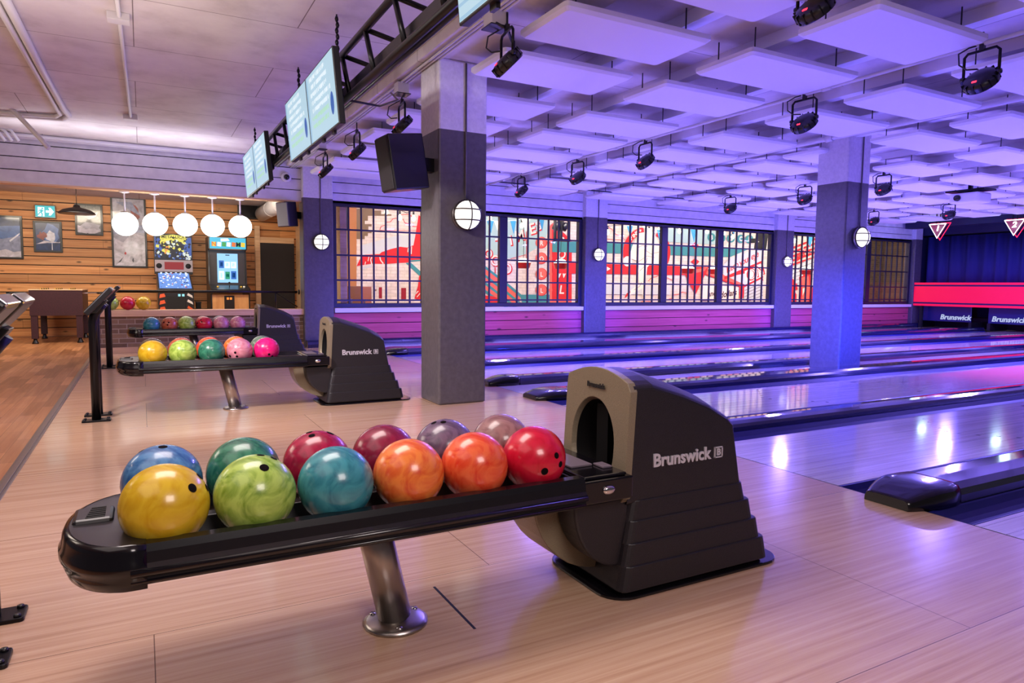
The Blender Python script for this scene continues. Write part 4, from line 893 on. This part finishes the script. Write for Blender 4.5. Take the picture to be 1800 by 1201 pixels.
MB().box(bx0+.26*(bx1-bx0), bx0+.76*(bx1-bx0), yB-.0165, yB-.012, zs0+.05, zs1-.02).build('score_display', emis('score_red', (150, 20, 34), .9), sp)
# upright arcade cabinet
yF, yS = 15.15, 15.55
X_ = lambda px, y: at_y(px, 470, y).x
Z_ = lambda py, y: at_y(400, py, y).z
ax0, ax1 = X_(366.5, yS), X_(434, yS)
t = thing('arcade_cabinet', 'upright arcade cabinet with bright blue screen and oak front', 'arcade cabinet', ((ax0+ax1)/2, 15.7, 0))
side = [(yF+.02, 0), (yB+.1, 0), (yB+.1, Z_(417, yS)), (yS-.1, Z_(417, yS)), (yS-.1, Z_(438, yS)), (yS+.1, Z_(440, yS)), (yS+.02, Z_(500, yS)), (yF-.08, Z_(508, yF)), (yF-.08, Z_(516, yF)), (yF+.02, Z_(518, yF))]
for x in (ax0, ax1-.025): MB().prism(side, 'x', x, x+.025).build('side_panel', M_CABB, t)
M_OAKF = streak('oak_laminate', [(.3, (196, 138, 84)), (.7, (222, 168, 110))], (14, 14, 2), .4)
MB().box(ax0+.025, ax1-.025, yF+.03, yF+.06, 0, Z_(518, yF)).build('front_panel', M_OAKF, t)
cdx0, cdx1 = X_(393, yF), X_(411, yF); cd = MB().box(cdx0, cdx1, yF+.012, yF+.03, .08, Z_(520, yF)).build('coin_door', M_CABB, t, bevel=.01)
for u in (.35, .65): x = cdx0+(cdx1-cdx0)*u; MB().box(x-.02, x+.02, yF+.008, yF+.012, Z_(527, yF), Z_(523, yF)).build('coin_light', emis('coin_orange', (240, 130, 50), 1.5), cd)
MB().prism([(yF-.07, Z_(509, yF)), (yS+.02, Z_(501, yS)), (yS+.02, Z_(503, yS)), (yF-.07, Z_(515, yF))], 'x', ax0+.026, ax1-.026).build('control_panel', M_CABB, t)
cp = [o for o in t.children if o.name.startswith('control_panel')][0]; zc_ = Z_(504, 15.35)
MB().tube([(.5*(ax0+ax1), 15.35, zc_-.03), (.5*(ax0+ax1), 15.35, zc_+.07)], .008, 8).ball((.5*(ax0+ax1), 15.35, zc_+.08), .022, 12, 8).build('joystick', M_BLK, cp)
for u, c in ((.20, 'yellow'), (.80, 'yellow'), (.88, 'white')): MB().lathe([(.022, -.04), (.022, .006), (.016, .010), (0, .010)], 12, M=Matrix.Translation((ax0+(ax1-ax0)*u, 15.33, zc_+.005))).build('button', mat('button_'+c, (230, 190, 60) if c == 'yellow' else (240, 236, 230), .3), cp)
MB().box(ax0+.026, ax1-.026, yS+.11, yS+.16, Z_(502, yS), Z_(439, yS)).build('bezel', mat('bezel_grey', (66, 62, 66), .4), t)
sx0, sx1 = at_y(382, 470, yS+.10).x, at_y(418, 470, yS+.10).x; sz0, sz1 = at_y(400, 497, yS+.1).z, at_y(400, 446, yS+.1).z
DS = [emis('disp_blue', (150, 206, 250), 1.2), emis('disp_deep', (50, 110, 200), 1), emis('disp_ink', (24, 50, 90), .4), emis('disp_white', (220, 240, 255), 1.4), emis('disp_green', (40, 160, 120), 1)]
m = MB(); m.box(sx0, sx1, yS+.098, yS+.1099, sz0, sz1); Ds = lambda u, v, d=1: (sx0+(sx1-sx0)*u, yS+.098-.0006*d, sz0+(sz1-sz0)*v)
for u0, v0, u1, v1, c in ((.08, .5, .32, .76, 1), (.36, .5, .62, .72, 3), (.66, .5, .92, .72, 3), (.08, .1, .32, .4, 3), (.38, .12, .6, .38, 4), (.66, .12, .92, .4, 1), (.42, .2, .56, .3, 2), (.14, .56, .26, .7, 2), (.4, .93, .6, .96, 2), (.72, .18, .86, .34, 2), (.42, .56, .54, .68, 0), (.72, .56, .84, .68, 0), (.14, .16, .24, .34, 0)):
    m.flat([Ds(u0, v0), Ds(u1, v0), Ds(u1, v1), Ds(u0, v1)], c)
m.build('display', DS, t, fix=False)
mz0, mz1 = Z_(437, yS-.1), Z_(418, yS-.1)
m = MB(); m.box(ax0+.026, ax1-.026, yS-.098, yS+.1, mz0, mz1); MQ = [emis('marq_blue', (70, 190, 225), 1.1), emis('marq_yellow', (240, 200, 60), 1.1), emis('marq_orange', (236, 120, 60), 1), emis('marq_green', (70, 170, 90), 1), emis('marq_white', (230, 244, 250), 1.2), emis('marq_ink', (30, 40, 70), .3)]
Mq = lambda u, v, d=1: (ax0+.026+(ax1-ax0-.052)*u, yS-.0982-.0006*d, mz0+(mz1-mz0)*v)
m.flat([Mq(.3, .62), Mq(.55, .7), Mq(.5, .95), Mq(.3, .9)], 4)
for u, c in ((.06, 1), (.20, 4), (.33, 3), (.46, 4), (.60, 2), (.73, 3), (.86, 1)): m.flat([Mq(u, .2, 2), Mq(u+.11, .16, 2), Mq(u+.12, .56, 2), Mq(u+.01, .6, 2)], c)
text_into(m, 'N', .13, Mq(.115, .37, 4), 2, FACE_NY, ext=.0001, bold=.003); text_into(m, 'M', .13, Mq(.79, .37, 4), 5, FACE_NY, ext=.0001, bold=.003)
m.build('marquee', MQ, t, fix=False)
o = MB().box(at_y(345, 535, 15.6).x, at_y(353, 535, 15.6).x, 15.5, 15.75, .0, at_y(350, 531, 15.6).z).build('bin', M_MATTE, bevel=.01); tag(o, 'small dark bin between the pinball machine and the arcade cabinet', 'bin')
MB().box(at_y(344.5, 535, 15.6).x, at_y(353.5, 535, 15.6).x, 15.49, 15.76, at_y(350, 533, 15.6).z, at_y(350, 530.5, 15.6).z).build('lid', M_BLK, o)

# ------------------------------------------------------------------ mural on the bocce room wall, seen through the windows
MC = dict(red=(216, 34, 40), sal=(232, 104, 88), teal=(66, 142, 142), mint=(176, 206, 200), cream=(244, 230, 212), grey=(206, 208, 206), ink=(70, 40, 40), dred=(156, 20, 40), tan=(132, 108, 80), wood=(190, 124, 74), black=(30, 28, 32))
MK = list(MC); mm = MB(); layer = [0]
CA, CB, CC_, CD_ = (520, 340, 6), (840, 340, 6), (1050, 360, 6), (1240, 370, 4.737)
def wp(F, x, y):
    p = at_y(F[0]+x/F[2], F[1]+y/F[2], YM); return (p.x, YM-.002-.00025*layer[0], max(.01, min(3.19, p.z)))
def P(F, col, *pts): layer[0] += 1; mm.flat([wp(F, *p) for p in pts], MK.index(col))
def circ(F, col, cx, cy, rx, ry=None, n=18, a0=0, a1=360): P(F, col, *[(cx+rx*math.cos(R(a0+(a1-a0)*k/n)), cy+(ry or rx)*math.sin(R(a0+(a1-a0)*k/n))) for k in range(n)])
def line(F, col, pts, w):
    layer[0] += 1
    for (x0, y0), (x1, y1) in zip(pts, pts[1:]):
        L = math.hypot(x1-x0, y1-y0) or 1; nx, ny = -(y1-y0)/L*w/2, (x1-x0)/L*w/2
        mm.flat([wp(F, x0+nx, y0+ny), wp(F, x1+nx, y1+ny), wp(F, x1-nx, y1-ny), wp(F, x0-nx, y0-ny)], MK.index(col))
def word(F, col, body, x, y, h, rot=0, sh=0, bold=.006, sp=1):
    layer[0] += 1; c = wp(F, x, y); mpp = (wp(F, x, y-10)[2]-wp(F, x, y)[2])/10
    text_into(mm, body, h*mpp/.7, Vector(c), MK.index(col), FACE_NY, R(rot), ext=.0001, shear=sh, bold=bold, space=sp)
def arcpts(cx, cy, r, a0, a1, n=14, ry=None): return [(cx+r*math.cos(R(a0+(a1-a0)*k/n)), cy+(ry or r)*math.sin(R(a0+(a1-a0)*k/n))) for k in range(n+1)]
# left part: bare brick corner, cloud, pointing arm
for x0, y0, x1, y1 in ((640, 160, 810, 180), (640, 180, 900, 220), (640, 220, 1008, 238), (640, 238, 760, 290), (640, 290, 728, 325), (640, 325, 800, 350), (640, 350, 765, 390), (640, 390, 800, 420), (640, 420, 760, 450), (640, 450, 726, 484), (820, 1012, 850, 1030)): P(CA, 'tan', (x0, y0), (x1, y0), (x1, y1), (x0, y1))
P(CA, 'tan', (400, 130), (556, 130), (556, 1190), (400, 1190)); P(CA, 'wood', (545, 130), (640, 130), (640, 985), (545, 985))
P(CA, 'grey', (690, 548), (1060, 445), (1265, 438), (1248, 556), (900, 622), (690, 650))
P(CA, 'grey', (660, 790), (800, 760), (800, 775), (690, 800))
line(CA, 'red', [(885, 385), (900, 350), (940, 335), (955, 305), (1000, 300), (1020, 270), (1065, 260), (1085, 232), (1140, 222), (1190, 222), (1235, 250)], 6); line(CA, 'red', [(1130, 270), (1150, 312), (1210, 330), (1240, 350), (1290, 352)], 6); line(CA, 'red', [(885, 388), (1280, 396)], 4)
P(CA, 'red', (640, 768), (662, 722), (690, 665), (725, 648), (880, 642), (905, 620), (1000, 588), (1100, 563), (1175, 572), (1240, 548), (1262, 430), (1295, 228), (1400, 330), (1400, 700), (1200, 728), (950, 745), (800, 742))
line(CA, 'cream', [(800, 672), (788, 700), (800, 748)], 10); line(CA, 'cream', [(885, 668), (892, 705), (922, 742)], 12); line(CA, 'cream', [(770, 668), (760, 715)], 7); line(CA, 'cream', [(1220, 560), (1216, 640)], 9); line(CA, 'cream', [(1185, 575), (1180, 620)], 8); line(CA, 'cream', [(735, 720), (728, 752)], 8)
P(CA, 'teal', (1155, 733), (1215, 733), (1400, 900), (1400, 960)); P(CA, 'teal', (1190, 708), (1400, 690), (1400, 706), (1200, 724))
P(CA, 'dred', (876, 990), (908, 990), (908, 1108), (876, 1108)); P(CA, 'dred', (1110, 998), (1162, 998), (1162, 1116), (1110, 1116))
P(CA, 'red', (1300, 870), (1420, 800), (1420, 1170), (1250, 1110), (1285, 980)); line(CA, 'cream', [(1265, 1060), (1290, 1030)], 8); line(CA, 'cream', [(1275, 1095), (1308, 1055)], 8)
# behind the grey pillar to the BOWL sign
P(CB, 'mint', (-240, 420), (-100, 300), (120, 215), (420, 230), (700, 262), (760, 290), (750, 380), (700, 490), (625, 575), (500, 645), (340, 688), (120, 690), (-100, 640), (-240, 560))
for b, x, y, h, r in (('G', -160, 600, 110, 8), ('O', -40, 470, 100, 14), ('T', 232, 540, 120, 10), ('I', 345, 500, 100, 12), ('M', 440, 450, 105, 14), ('E', 572, 378, 110, 16), ('S', 640, 345, 90, 18)):
    word(CB, 'red', b, x+7, y+7, h, r, bold=.02); word(CB, 'cream', b, x, y, h, r, bold=.006)
for b, x, y, h in (('O', 185, 715, 110), ('O', 105, 640, 90), ('D', 305, 800, 110)): word(CB, 'red', b, x+6, y+5, h, 4, bold=.02); word(CB, 'cream', b, x, y, h, 4, bold=.004)
line(CB, 'red', [(510, 250), (512, 1060)], 6); line(CB, 'red', [(180, 780), (180, 860)], 10); line(CB, 'red', [(340, 690), (500, 648)], 5)
P(CB, 'teal', (440, 1068), (770, 1068), (770, 1170), (470, 1170))
P(CB, 'sal', (60, 790), (170, 850), (440, 1100), (440, 1180), (340, 1180), (60, 900)); P(CB, 'sal', (60, 930), (340, 1180), (240, 1180), (60, 1020))
for y in (790, 880, 960, 1040): line(CB, 'teal', [(60, y-20), (270, y+140), (450, y+290)], 26)
P(CB, 'red', (60, 1075), (160, 1085), (230, 1120), (270, 1180), (60, 1180))
P(CB, 'sal', (755, 345), (790, 310), (830, 350), (830, 1170), (755, 1170)); P(CB, 'red', (778, 335), (800, 320), (988, 500), (985, 1135), (778, 1135)); P(CB, 'sal', (770, 1135), (985, 1135), (985, 1165), (770, 1165))
for b, y in (('R', 520), ('O', 685), ('L', 850), ('L', 1020)): P(CB, 'sal', (690, y-12), (780, y-12), (780, y+12), (690, y+12)); circ(CB, 'red', 666, y, 62); circ(CB, 'sal', 662, y-2, 57); word(CB, 'cream', b, 668, y+8, 48, bold=.004)
for b, y in (('B', 510), ('O', 650), ('W', 850), ('L', 1020)): word(CB, 'cream', b, 876, y, 88, sh=.15, bold=.006)
# bands, PINS ring, bowler
P(CC_, 'teal', (-480, 385), (-60, 392), (75, 397), (1580, 474), (1395, 552), (75, 510), (-480, 500)); P(CC_, 'red', (-480, 600), (75, 624), (1180, 658), (1060, 745), (75, 730), (-480, 725)); P(CC_, 'cream', (95, 652), (134, 676), (95, 700))
P(CC_, 'grey', (60, 845), (760, 860), (760, 950), (60, 945)); P(CC_, 'mint', (735, 222), (990, 240), (1290, 262), (1290, 425), (980, 408), (735, 392))
line(CC_, 'red', [(90, 225), (150, 260), (190, 315), (240, 330), (285, 370)], 5); line(CC_, 'red', [(80, 360), (250, 372)], 4)
ar = arcpts(515, 500, 250, 160, 262, ry=265)+arcpts(515, 500, 185, 262, 160, ry=200); P(CC_, 'red', *ar)
ar = arcpts(515, 500, 250, -60, 40, ry=265)+arcpts(515, 500, 190, 40, -60, ry=200); P(CC_, 'red', *ar)
for b, x, y, r in (('P', 352, 355, 52), ('I', 373, 335, 48), ('N', 392, 316, 44), ('S', 414, 298, 38), ('+', 448, 276, 25)): word(CC_, 'cream', b, x, y, 40, r, bold=.006)
P(CC_, 'cream', (430, 300), (520, 285), (590, 300), (640, 400), (690, 410), (690, 620), (640, 640), (560, 620), (520, 660), (505, 800), (500, 1040), (470, 1040), (470, 880), (330, 960), (320, 920), (430, 840), (425, 700), (430, 600), (330, 560), (360, 440))
circ(CC_, 'cream', 312, 597, 48, 54); P(CC_, 'red', (283, 975), (300, 940), (338, 905), (342, 925), (310, 965), (290, 982))
line(CC_, 'ink', [(430, 600), (520, 540), (600, 560)], 3); line(CC_, 'ink', [(440, 700), (500, 640), (520, 560)], 3); line(CC_, 'ink', [(460, 820), (440, 860), (380, 900)], 3); line(CC_, 'ink', [(500, 480), (560, 520), (640, 500)], 3); line(CC_, 'ink', [(425, 450), (470, 430), (520, 440)], 3)
line(CC_, 'red', [(530, 805), (570, 765), (610, 760), (640, 745), (680, 760), (740, 775), (790, 800)], 6); line(CC_, 'red', [(740, 1000), (780, 985), (800, 950), (850, 945), (890, 920), (930, 930), (945, 960)], 6); line(CC_, 'red', [(430, 1040), (470, 1020), (540, 1018), (575, 1040)], 6)
P(CC_, 'red', (985, 430), (1025, 395), (1060, 430), (1030, 480)); P(CC_, 'red', (980, 600), (1025, 565), (1070, 600), (1030, 640)); line(CC_, 'sal', [(1025, 440), (1025, 660)], 12)
P(CC_, 'red', (905, 700), (1165, 655), (1100, 800), (1030, 945), (960, 830)); P(CC_, 'sal', (1000, 690), (1160, 655), (1120, 700), (1030, 720)); line(CC_, 'sal', [(1018, 940), (1018, 1040)], 10)
P(CC_, 'red', (1120, 735), (1150, 665), (1520, 820), (1560, 835), (1530, 985), (1490, 985), (1490, 865)); P(CC_, 'sal', (1150, 690), (1310, 740), (1520, 810), (1500, 845), (1320, 790), (1140, 730))
for b, x in (('B', 1195), ('O', 1302), ('C', 1402), ('C', 1506), ('E', 1596)): y = 345+(x-1195)*.05; circ(CC_, 'teal', x, y, 42, 46); word(CC_, 'cream', b, x, y+2, 46, bold=.008)
P(CC_, 'grey', (1390, 560), (1700, 470), (1740, 470), (1740, 1000), (1540, 1000), (1540, 840), (1320, 740), (1320, 640))
word(CC_, 'red', 'Keep your eye', 1520, 605, 66, 22, sh=.3, bold=.004, sp=.9)
for k in range(6): P(CC_, 'red', (1330+k*60, 760-k*24), (1740, 585+k*40), (1740, 607+k*40), (1330+k*60, 785-k*24+8))
P(CC_, 'cream', (1545, 700), (1740, 620), (1740, 770), (1600, 820), (1545, 800)); word(CC_, 'red', 'ON', 1660, 720, 120, 20, bold=.02); word(CC_, 'cream', 'ON', 1660, 720, 110, 20, bold=-.004)
P(CC_, 'red', (1540, 850), (1740, 750), (1740, 772), (1540, 872))
for k in range(5): line(CC_, 'ink', [(1545, 905+k*32), (1735, 820+k*34)], 4)
P(CC_, 'cream', (1090, 850), (1480, 870), (1480, 990), (1080, 1010)); word(CC_, 'ink', 'and', 1195, 940, 55, 8, sh=.3); word(CC_, 'ink', 'dollars', 1370, 940, 62, 8, sh=.3); P(CC_, 'dred', (1248, 900), (1276, 900), (1276, 990), (1248, 990))
# third window
for k in range(5): P(CD_, 'red', (700, 330+k*34-18), (930, 240+k*38-18), (930, 256+k*38-18), (700, 348+k*34-18))
word(CD_, 'cream', '9', 800, 312, 40, 12); word(CD_, 'red', 'BALL', 800, 370, 56, 22, bold=.012); P(CD_, 'grey', (700, 470), (930, 380), (930, 640), (760, 620), (700, 560))
for k in range(6): line(CD_, 'ink', [(700, 475+k*30), (930, 385+k*34)], 3)
P(CD_, 'red', (690, 560), (720, 570), (755, 620), (760, 660), (730, 665), (750, 700), (750, 775), (690, 775)); P(CD_, 'red', (770, 555), (805, 545), (800, 515), (880, 515), (875, 545), (880, 640), (910, 690), (910, 775), (775, 775), (780, 690)); P(CD_, 'sal', (790, 560), (850, 545), (860, 640), (850, 765), (785, 765), (800, 690)); P(CD_, 'cream', (800, 650), (830, 640), (800, 710)); P(CD_, 'red', (880, 660), (930, 620), (930, 775), (880, 775)); P(CD_, 'red', (895, 400), (930, 380), (930, 425))
o = mm.build('mural', [mat('mural_'+k, v, .8) for k, v in MC.items()], fix=False); tag(o, 'red, teal and cream bowling mural painted on the brick wall behind the windows', 'mural')
# ------------------------------------------------------------------ things in the bocce room
a = at_y(588, 404, 13.2); b = at_y(611, 361, 13.2); t = thing('hanging_monitor', 'dark monitor inside the first window at its top left pane', 'monitor', ((a.x+b.x)/2, 13.25, a.z))
MB().box(a.x, b.x, 13.2, 13.28, a.z, b.z).build('case', M_FRAME, t, bevel=.01); MB().box((a.x+b.x)/2-.02, (a.x+b.x)/2+.02, 13.22, 13.26, b.z, 3.2).build('ceiling_mount', M_METAL, t)
for x0, x1, py, col, lab in ((612, 635, 503, (132, 84, 54), 'brown low cabinet behind the first window, left one'), (635, 654, 504, (170, 104, 84), 'reddish low cabinet behind the first window, right one')):
    a = at_y(x0, py, 14.4); b = at_y(x1, py, 14.4); o = MB().box(a.x, b.x-.01, 14.4, 14.9, 0, a.z).build('low_cabinet', mat('cab_%d' % x0, col, .5), bevel=.006); tag(o, lab, 'cabinet'); MB().box(a.x+.05, a.x+.08, 14.385, 14.4, a.z*.6, a.z*.75).build('handle', M_STEEL, o)
M_BULB = emis('bulb_glow', (255, 236, 200), 9); M_PEN = mat('pennant_blue', (30, 112, 156), .8); M_PEN2 = mat('pennant_white', (236, 226, 212), .8)
YS = 14.3
def string(label, bulbs):
    ps = [at_y(px, py, YS) for px, py in bulbs]; t = thing('string_lights', label, 'string lights', ps[0], group='festoon bulbs behind the windows')
    top = [p+Vector((0, 0, .15)) for p in ps]; pts = [Vector((top[0].x-.5, YS, 3.21)), top[0]+Vector((-.3, 0, .1))]
    for a, b in zip(top, top[1:]): pts += [a, (a+b)/2-Vector((0, 0, .05))]
    pts += [top[-1], top[-1]+Vector((.3, 0, .1)), Vector((top[-1].x+.5, YS, 3.21))]; MB().tube(pts, .008, 6).build('cord', M_BLK, t)
    for p in ps:
        bb = MB().lathe([(0, -.075), (.03, -.065), (.046, -.03), (.04, .01), (.022, .04), (.018, .06)], 12, M=Matrix.Translation(p)).build('bulb', M_BULB, t); MB().tube([p+Vector((0, 0, .06)), p+Vector((0, 0, .15))], .022, 8).build('socket', M_BLK, bb)
string('three glowing bulbs on a cord behind the first window, left section', [(679, 371), (703, 382), (727, 383)])
string('two glowing bulbs on a cord behind the first window, right section', [(861, 382), (917, 396)])
string('six glowing bulbs on a cord behind the second window, left half', [(1068, 408), (1133, 396), (1141, 406), (1158, 404), (1194, 406), (1243, 406)])
string('four glowing bulbs on a cord behind the second window, right half', [(1263, 418), (1273, 409), (1288, 416), (1298, 404)])
string('two glowing bulbs on a cord behind the third window', [(1397, 423), (1418, 412)])
def bunting(label, flags):
    p0 = at_y(flags[0][0], flags[0][1], 14.0); t = thing('bunting', label, 'bunting', p0, group='bunting behind the windows'); pts = []
    for px, y0, y1, w, c in flags:
        a = at_y(px-w/2, y0, 14.0); b = at_y(px+w/2, y0, 14.0); c_ = at_y(px+1, y1, 14.0); pts += [a, b]
        MB().prism([(a.x, a.z), (b.x, b.z), (c_.x, c_.z)], 'y', 13.997, 14.003).build('pennant', M_PEN if c else M_PEN2, t)
    MB().tube([pts[0]-Vector((.4, 0, -.1))]+pts+[pts[-1]+Vector((.4, 0, .1))], .005, 6).build('cord', M_WHITE, t)
bunting('blue and white pennants strung behind the first window', [(862, 388, 410, 12, 1), (876, 389, 411, 14, 0), (902, 388, 412, 10, 1), (924, 384, 408, 16, 0), (952, 380, 407, 11, 1)])
bunting('blue pennants strung behind the second window', [(1107, 397, 416, 11, 1), (1159, 404, 427, 9, 1), (1219, 397, 426, 13, 1), (1289, 403, 412, 8, 1)])
bunting('blue pennant strung behind the third window', [(1423, 414, 436, 13, 1)])
M_PR = mat('pendant_red', (190, 16, 30), .35, coat=.4); M_PW = emis('pendant_white', (255, 246, 230), 2.5)
for (px, py, w), lab in zip(((920, 466, 24), (985.5, 467, 22), (1208, 476, 20), (1256, 477, 18), (1417, 478, 16)), ('red and white pendant left of the ROLL circles', 'red and white pendant over the tall red BOWL sign', 'red and white pendant left of the second window right mullion', 'red and white pendant beside the second window right mullion', 'red and white pendant behind the third window')):
    p = at_y(px, py, 14.0); w_ = (at_y(px+w/2, py, 14).x-at_y(px-w/2, py, 14).x)/2
    t = thing('bowl_pendant', lab, 'pendant lamp', p, group='red and white pendants over the bocce room'); T = Matrix.Translation(p)
    MB().lathe([(w_*.72, -.08), (w_*.8, -.06), (w_, .05), (w_*1.02, .055)], 20, M=T).build('red_shade', M_PR, t); MB().lathe([(w_*.95, .055), (w_*.9, .08), (w_*.55, .14), (w_*.3, .155), (0, .16)], 20, M=T).build('white_top', M_PW, t); MB().tube([p+Vector((0, 0, .15)), (p.x, p.y, 3.2)], .006, 6).build('cord', M_BLK, t)
a = at_y(975, 424, 13.4); b = at_y(1003, 381, 13.4); t = thing('hanging_equipment', 'black hanging equipment frame in the top right of the first window', 'equipment frame', ((a.x+b.x)/2, 13.45, a.z))
m = MB(); w = b.x-a.x
for x in (a.x, a.x+w*.38, b.x-.05): m.box(x, x+.05, 13.4, 13.46, a.z, 3.19)
m.box(a.x, b.x, 13.4, 13.46, a.z, a.z+.06).box(a.x, b.x, 13.4, 13.46, b.z-.1, b.z-.04); m.build('frame', M_BLK, t)
m = MB()
for k in range(3): m.lathe([(0, -.1), (.07, -.09), (.08, .05), (.04, .1), (0, .1)], 12, M=Matrix.Translation((a.x+w*(.22+.28*k), 13.5, a.z+.35+.08*(k % 2))) @ Matrix.Rotation(.5, 4, 'Y'))
m.build('lamp_heads', M_BLK, t)
p = at_y(1337, 423, 13.0); speaker('black loudspeaker inside the second window, top right corner', p, R(20), R(6), .30, .24, .5)
MB().tube([p+Vector((0, .12, .1)), p+Vector((0, .12, 3.2-p.z))], .015, 8).build('drop_rod', M_METAL, [o for o in C.objects if o.get('label', '').startswith('black loudspeaker inside')][0])
# ------------------------------------------------------------------ pin end: curtain, red band, masks, signs, projector
def px_at(px, py, X): return at_x(px, py, X)
zt1, zb1 = px_at(1603, 497, XM).z, px_at(1603, 537, XM).z; ye = 12.20; yn = -1.0
t = thing('pin_masking', 'long red masking band with dark pinstripes across the pin end', 'masking', (XM, 6, zb1)); hh = zt1-zb1
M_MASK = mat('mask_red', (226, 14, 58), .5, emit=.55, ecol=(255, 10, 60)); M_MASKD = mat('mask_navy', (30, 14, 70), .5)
MB().box(XM, XM+.04, yn, ye, zb1+hh*.16, zb1+hh*.84).build('red_panel', M_MASK, t); MB().box(XM, XM+.04, yn, ye, zt1-hh*.09, zt1).build('red_stripe', M_MASK, t); MB().box(XM, XM+.04, yn, ye, zb1, zb1+hh*.09).build('red_stripe', M_MASK, t)
MB().box(XM+.005, XM+.04, yn, ye, zb1+hh*.84, zt1-hh*.09).build('dark_stripe', M_MASKD, t); MB().box(XM+.005, XM+.04, yn, ye, zb1+hh*.09, zb1+hh*.16).build('dark_stripe', M_MASKD, t)
for y in (12.0, 5.9, 1.6): MB().box(XM+.04, XM+.12, y-.04, y+.04, 0, zt1).build('support', M_MATTE, t)
M_CURT = mat('curtain_navy', (26, 30, 96), .8); zc1 = px_at(1640, 417, XM+.5).z
secs = []; n = 260
for z, am in ((zb1+.2, .05), (zc1, .035)):
    pts = []
    for k in range(n+1):
        y = yn+(12.15-yn)*k/n; pts.append((XM+.5+am*math.sin(y*17+1.2*math.sin(y*3.1))+.015*math.sin(y*41), y, z))
    secs.append(pts)
m = MB(); k0 = len(secs[0]); m.add(secs[0]+secs[1], [(i, i+1, k0+i+1, k0+i) for i in range(k0-1)], 0, True)
o = m.build('curtain', M_CURT, fix=False); s = o.modifiers.new('thick', 'SOLIDIFY'); s.thickness = .01; tag(o, 'dark blue pleated curtain above the red band', 'curtain')
o = MB().tube([(XM+.5, yn, zc1+.02), (XM+.5, 12.3, zc1+.02)], .02, 8).build('curtain_rail', M_METAL); tag(o, 'thin rail along the top of the dark blue curtain', 'rail')
struct(MB().box(XM-.6, XM-.25, yn, YW-.12, px_at(1640, 399, XM-.6).z, px_at(1640, 387, XM-.6).z).build('trim_8', M_NAVY))
struct(MB().box(XM+.35, XM+.45, yn, YW, zc1+.04, CEIL).build('wall_pin_upper', M_NAVY))
for y, lab in ((11.5, 'dark pin machine panel with white lettering at the end of the farthest lane'), (9.5, 'dark pin machine panel at the end of the second lane')):
    t = thing('pin_machine_panel', lab, 'pin machine panel', (XM+.3, y, .3), group='pin machine panels'); zp0, zp1 = px_at(1700, 567, XM+.3).z, px_at(1700, 538, XM+.3).z
    MB().box(XM+.3, XM+.34, y-.78, y+.78, zp0, zp1).build('panel', mat('pit_navy', (30, 36, 92), .35, coat=.4), t, bevel=.01); lettering('brand_lettering', 'Brunswick', .20, emis('pit_lettering', (200, 214, 250), .8), t, Vector((-.006, (px_at(1679, 558, XM+.3).y-11.5) if y > 11 else .27, px_at(1679, 558.5, XM+.3).z-.3)), FACE_NX, ext=.003, bold=.006, shear=.2)
    MB().box(XM+.3, XM+1.2, y-.8, y-.72, 0, zp0).build('side_wall', M_MATTE, t); MB().box(XM+.3, XM+1.2, y+.72, y+.8, 0, zp0).build('side_wall', M_MATTE, t); MB().box(XM+1.2, XM+1.25, y-.8, y+.8, 0, zp0+.1).build('pit_cushion', M_MATTE, t)
NEW = emis('neon_white', (236, 246, 255), 4); NER = emis('neon_red', (255, 30, 80), 2.2)
for n_, px, py, X in (('1', 1648, 404, 19.2), ('2', 1783, 397.5, 19.2)):
    p = px_at(px, py, X); t = thing('neon_sign', 'triangular neon lane sign showing the number %s' % n_, 'neon sign', p, group='triangular lane signs')
    tri = lambda s, dx, dy=0, dz=0: [Vector((p.x+dx, p.y+dy+s*a, p.z+dz+s*b)) for a, b in ((.235, .16), (-.235, .16), (0, -.24))]
    v = tri(1.0, .03); MB().prism([(q.y, q.z) for q in v], 'x', p.x+.02, p.x+.06).build('back_plate', mat('sign_maroon', (110, 14, 50), .5), t)
    v = tri(1.12, .05, -.05, -.01); MB().tube(v+[v[0], v[1]], .014, 8).build('red_tube', NER, t)
    v = tri(.95, -.01); MB().tube(v+[v[0], v[1]], .013, 8).build('white_tube', NEW, t)
    lettering('digit', n_, .20, NEW, t, Vector((-.012, 0, .03)), FACE_NX, ext=.01, bold=.004, shear=.2)
    MB().box(p.x+.01, p.x+.03, p.y-.06, p.y-.04, p.z+.13, CEIL).box(p.x+.01, p.x+.03, p.y+.04, p.y+.06, p.z+.13, CEIL).build('hanger', M_METAL, t)
    point('sign_glow', (p.x-.2, p.y, p.z), 5, (.5, .8, 1), .1)
p = at_z(1705, 349, 2.80); t = thing('projector', 'white ceiling projector with black mount near the pin end', 'projector', p)
MB().box(p.x-.22, p.x+.22, p.y-.26, p.y+.26, p.z-.09, p.z+.09).build('case', M_WHITE, t, bevel=.03)
MB().lathe([(0, 0), (.06, 0), (.055, .04), (0, .03)], 16, M=Matrix.Translation((p.x-.22, p.y+.1, p.z)) @ Matrix.Rotation(R(-90), 4, 'Y')).build('lens', M_GLOSS, t)
MB().box(p.x-.2, p.x+.2, p.y-.34, p.y+.34, p.z+.12, p.z+.15).box(p.x-.03, p.x+.03, p.y-.03, p.y+.03, p.z+.09, CEIL).build('ceiling_mount', M_METAL, t)
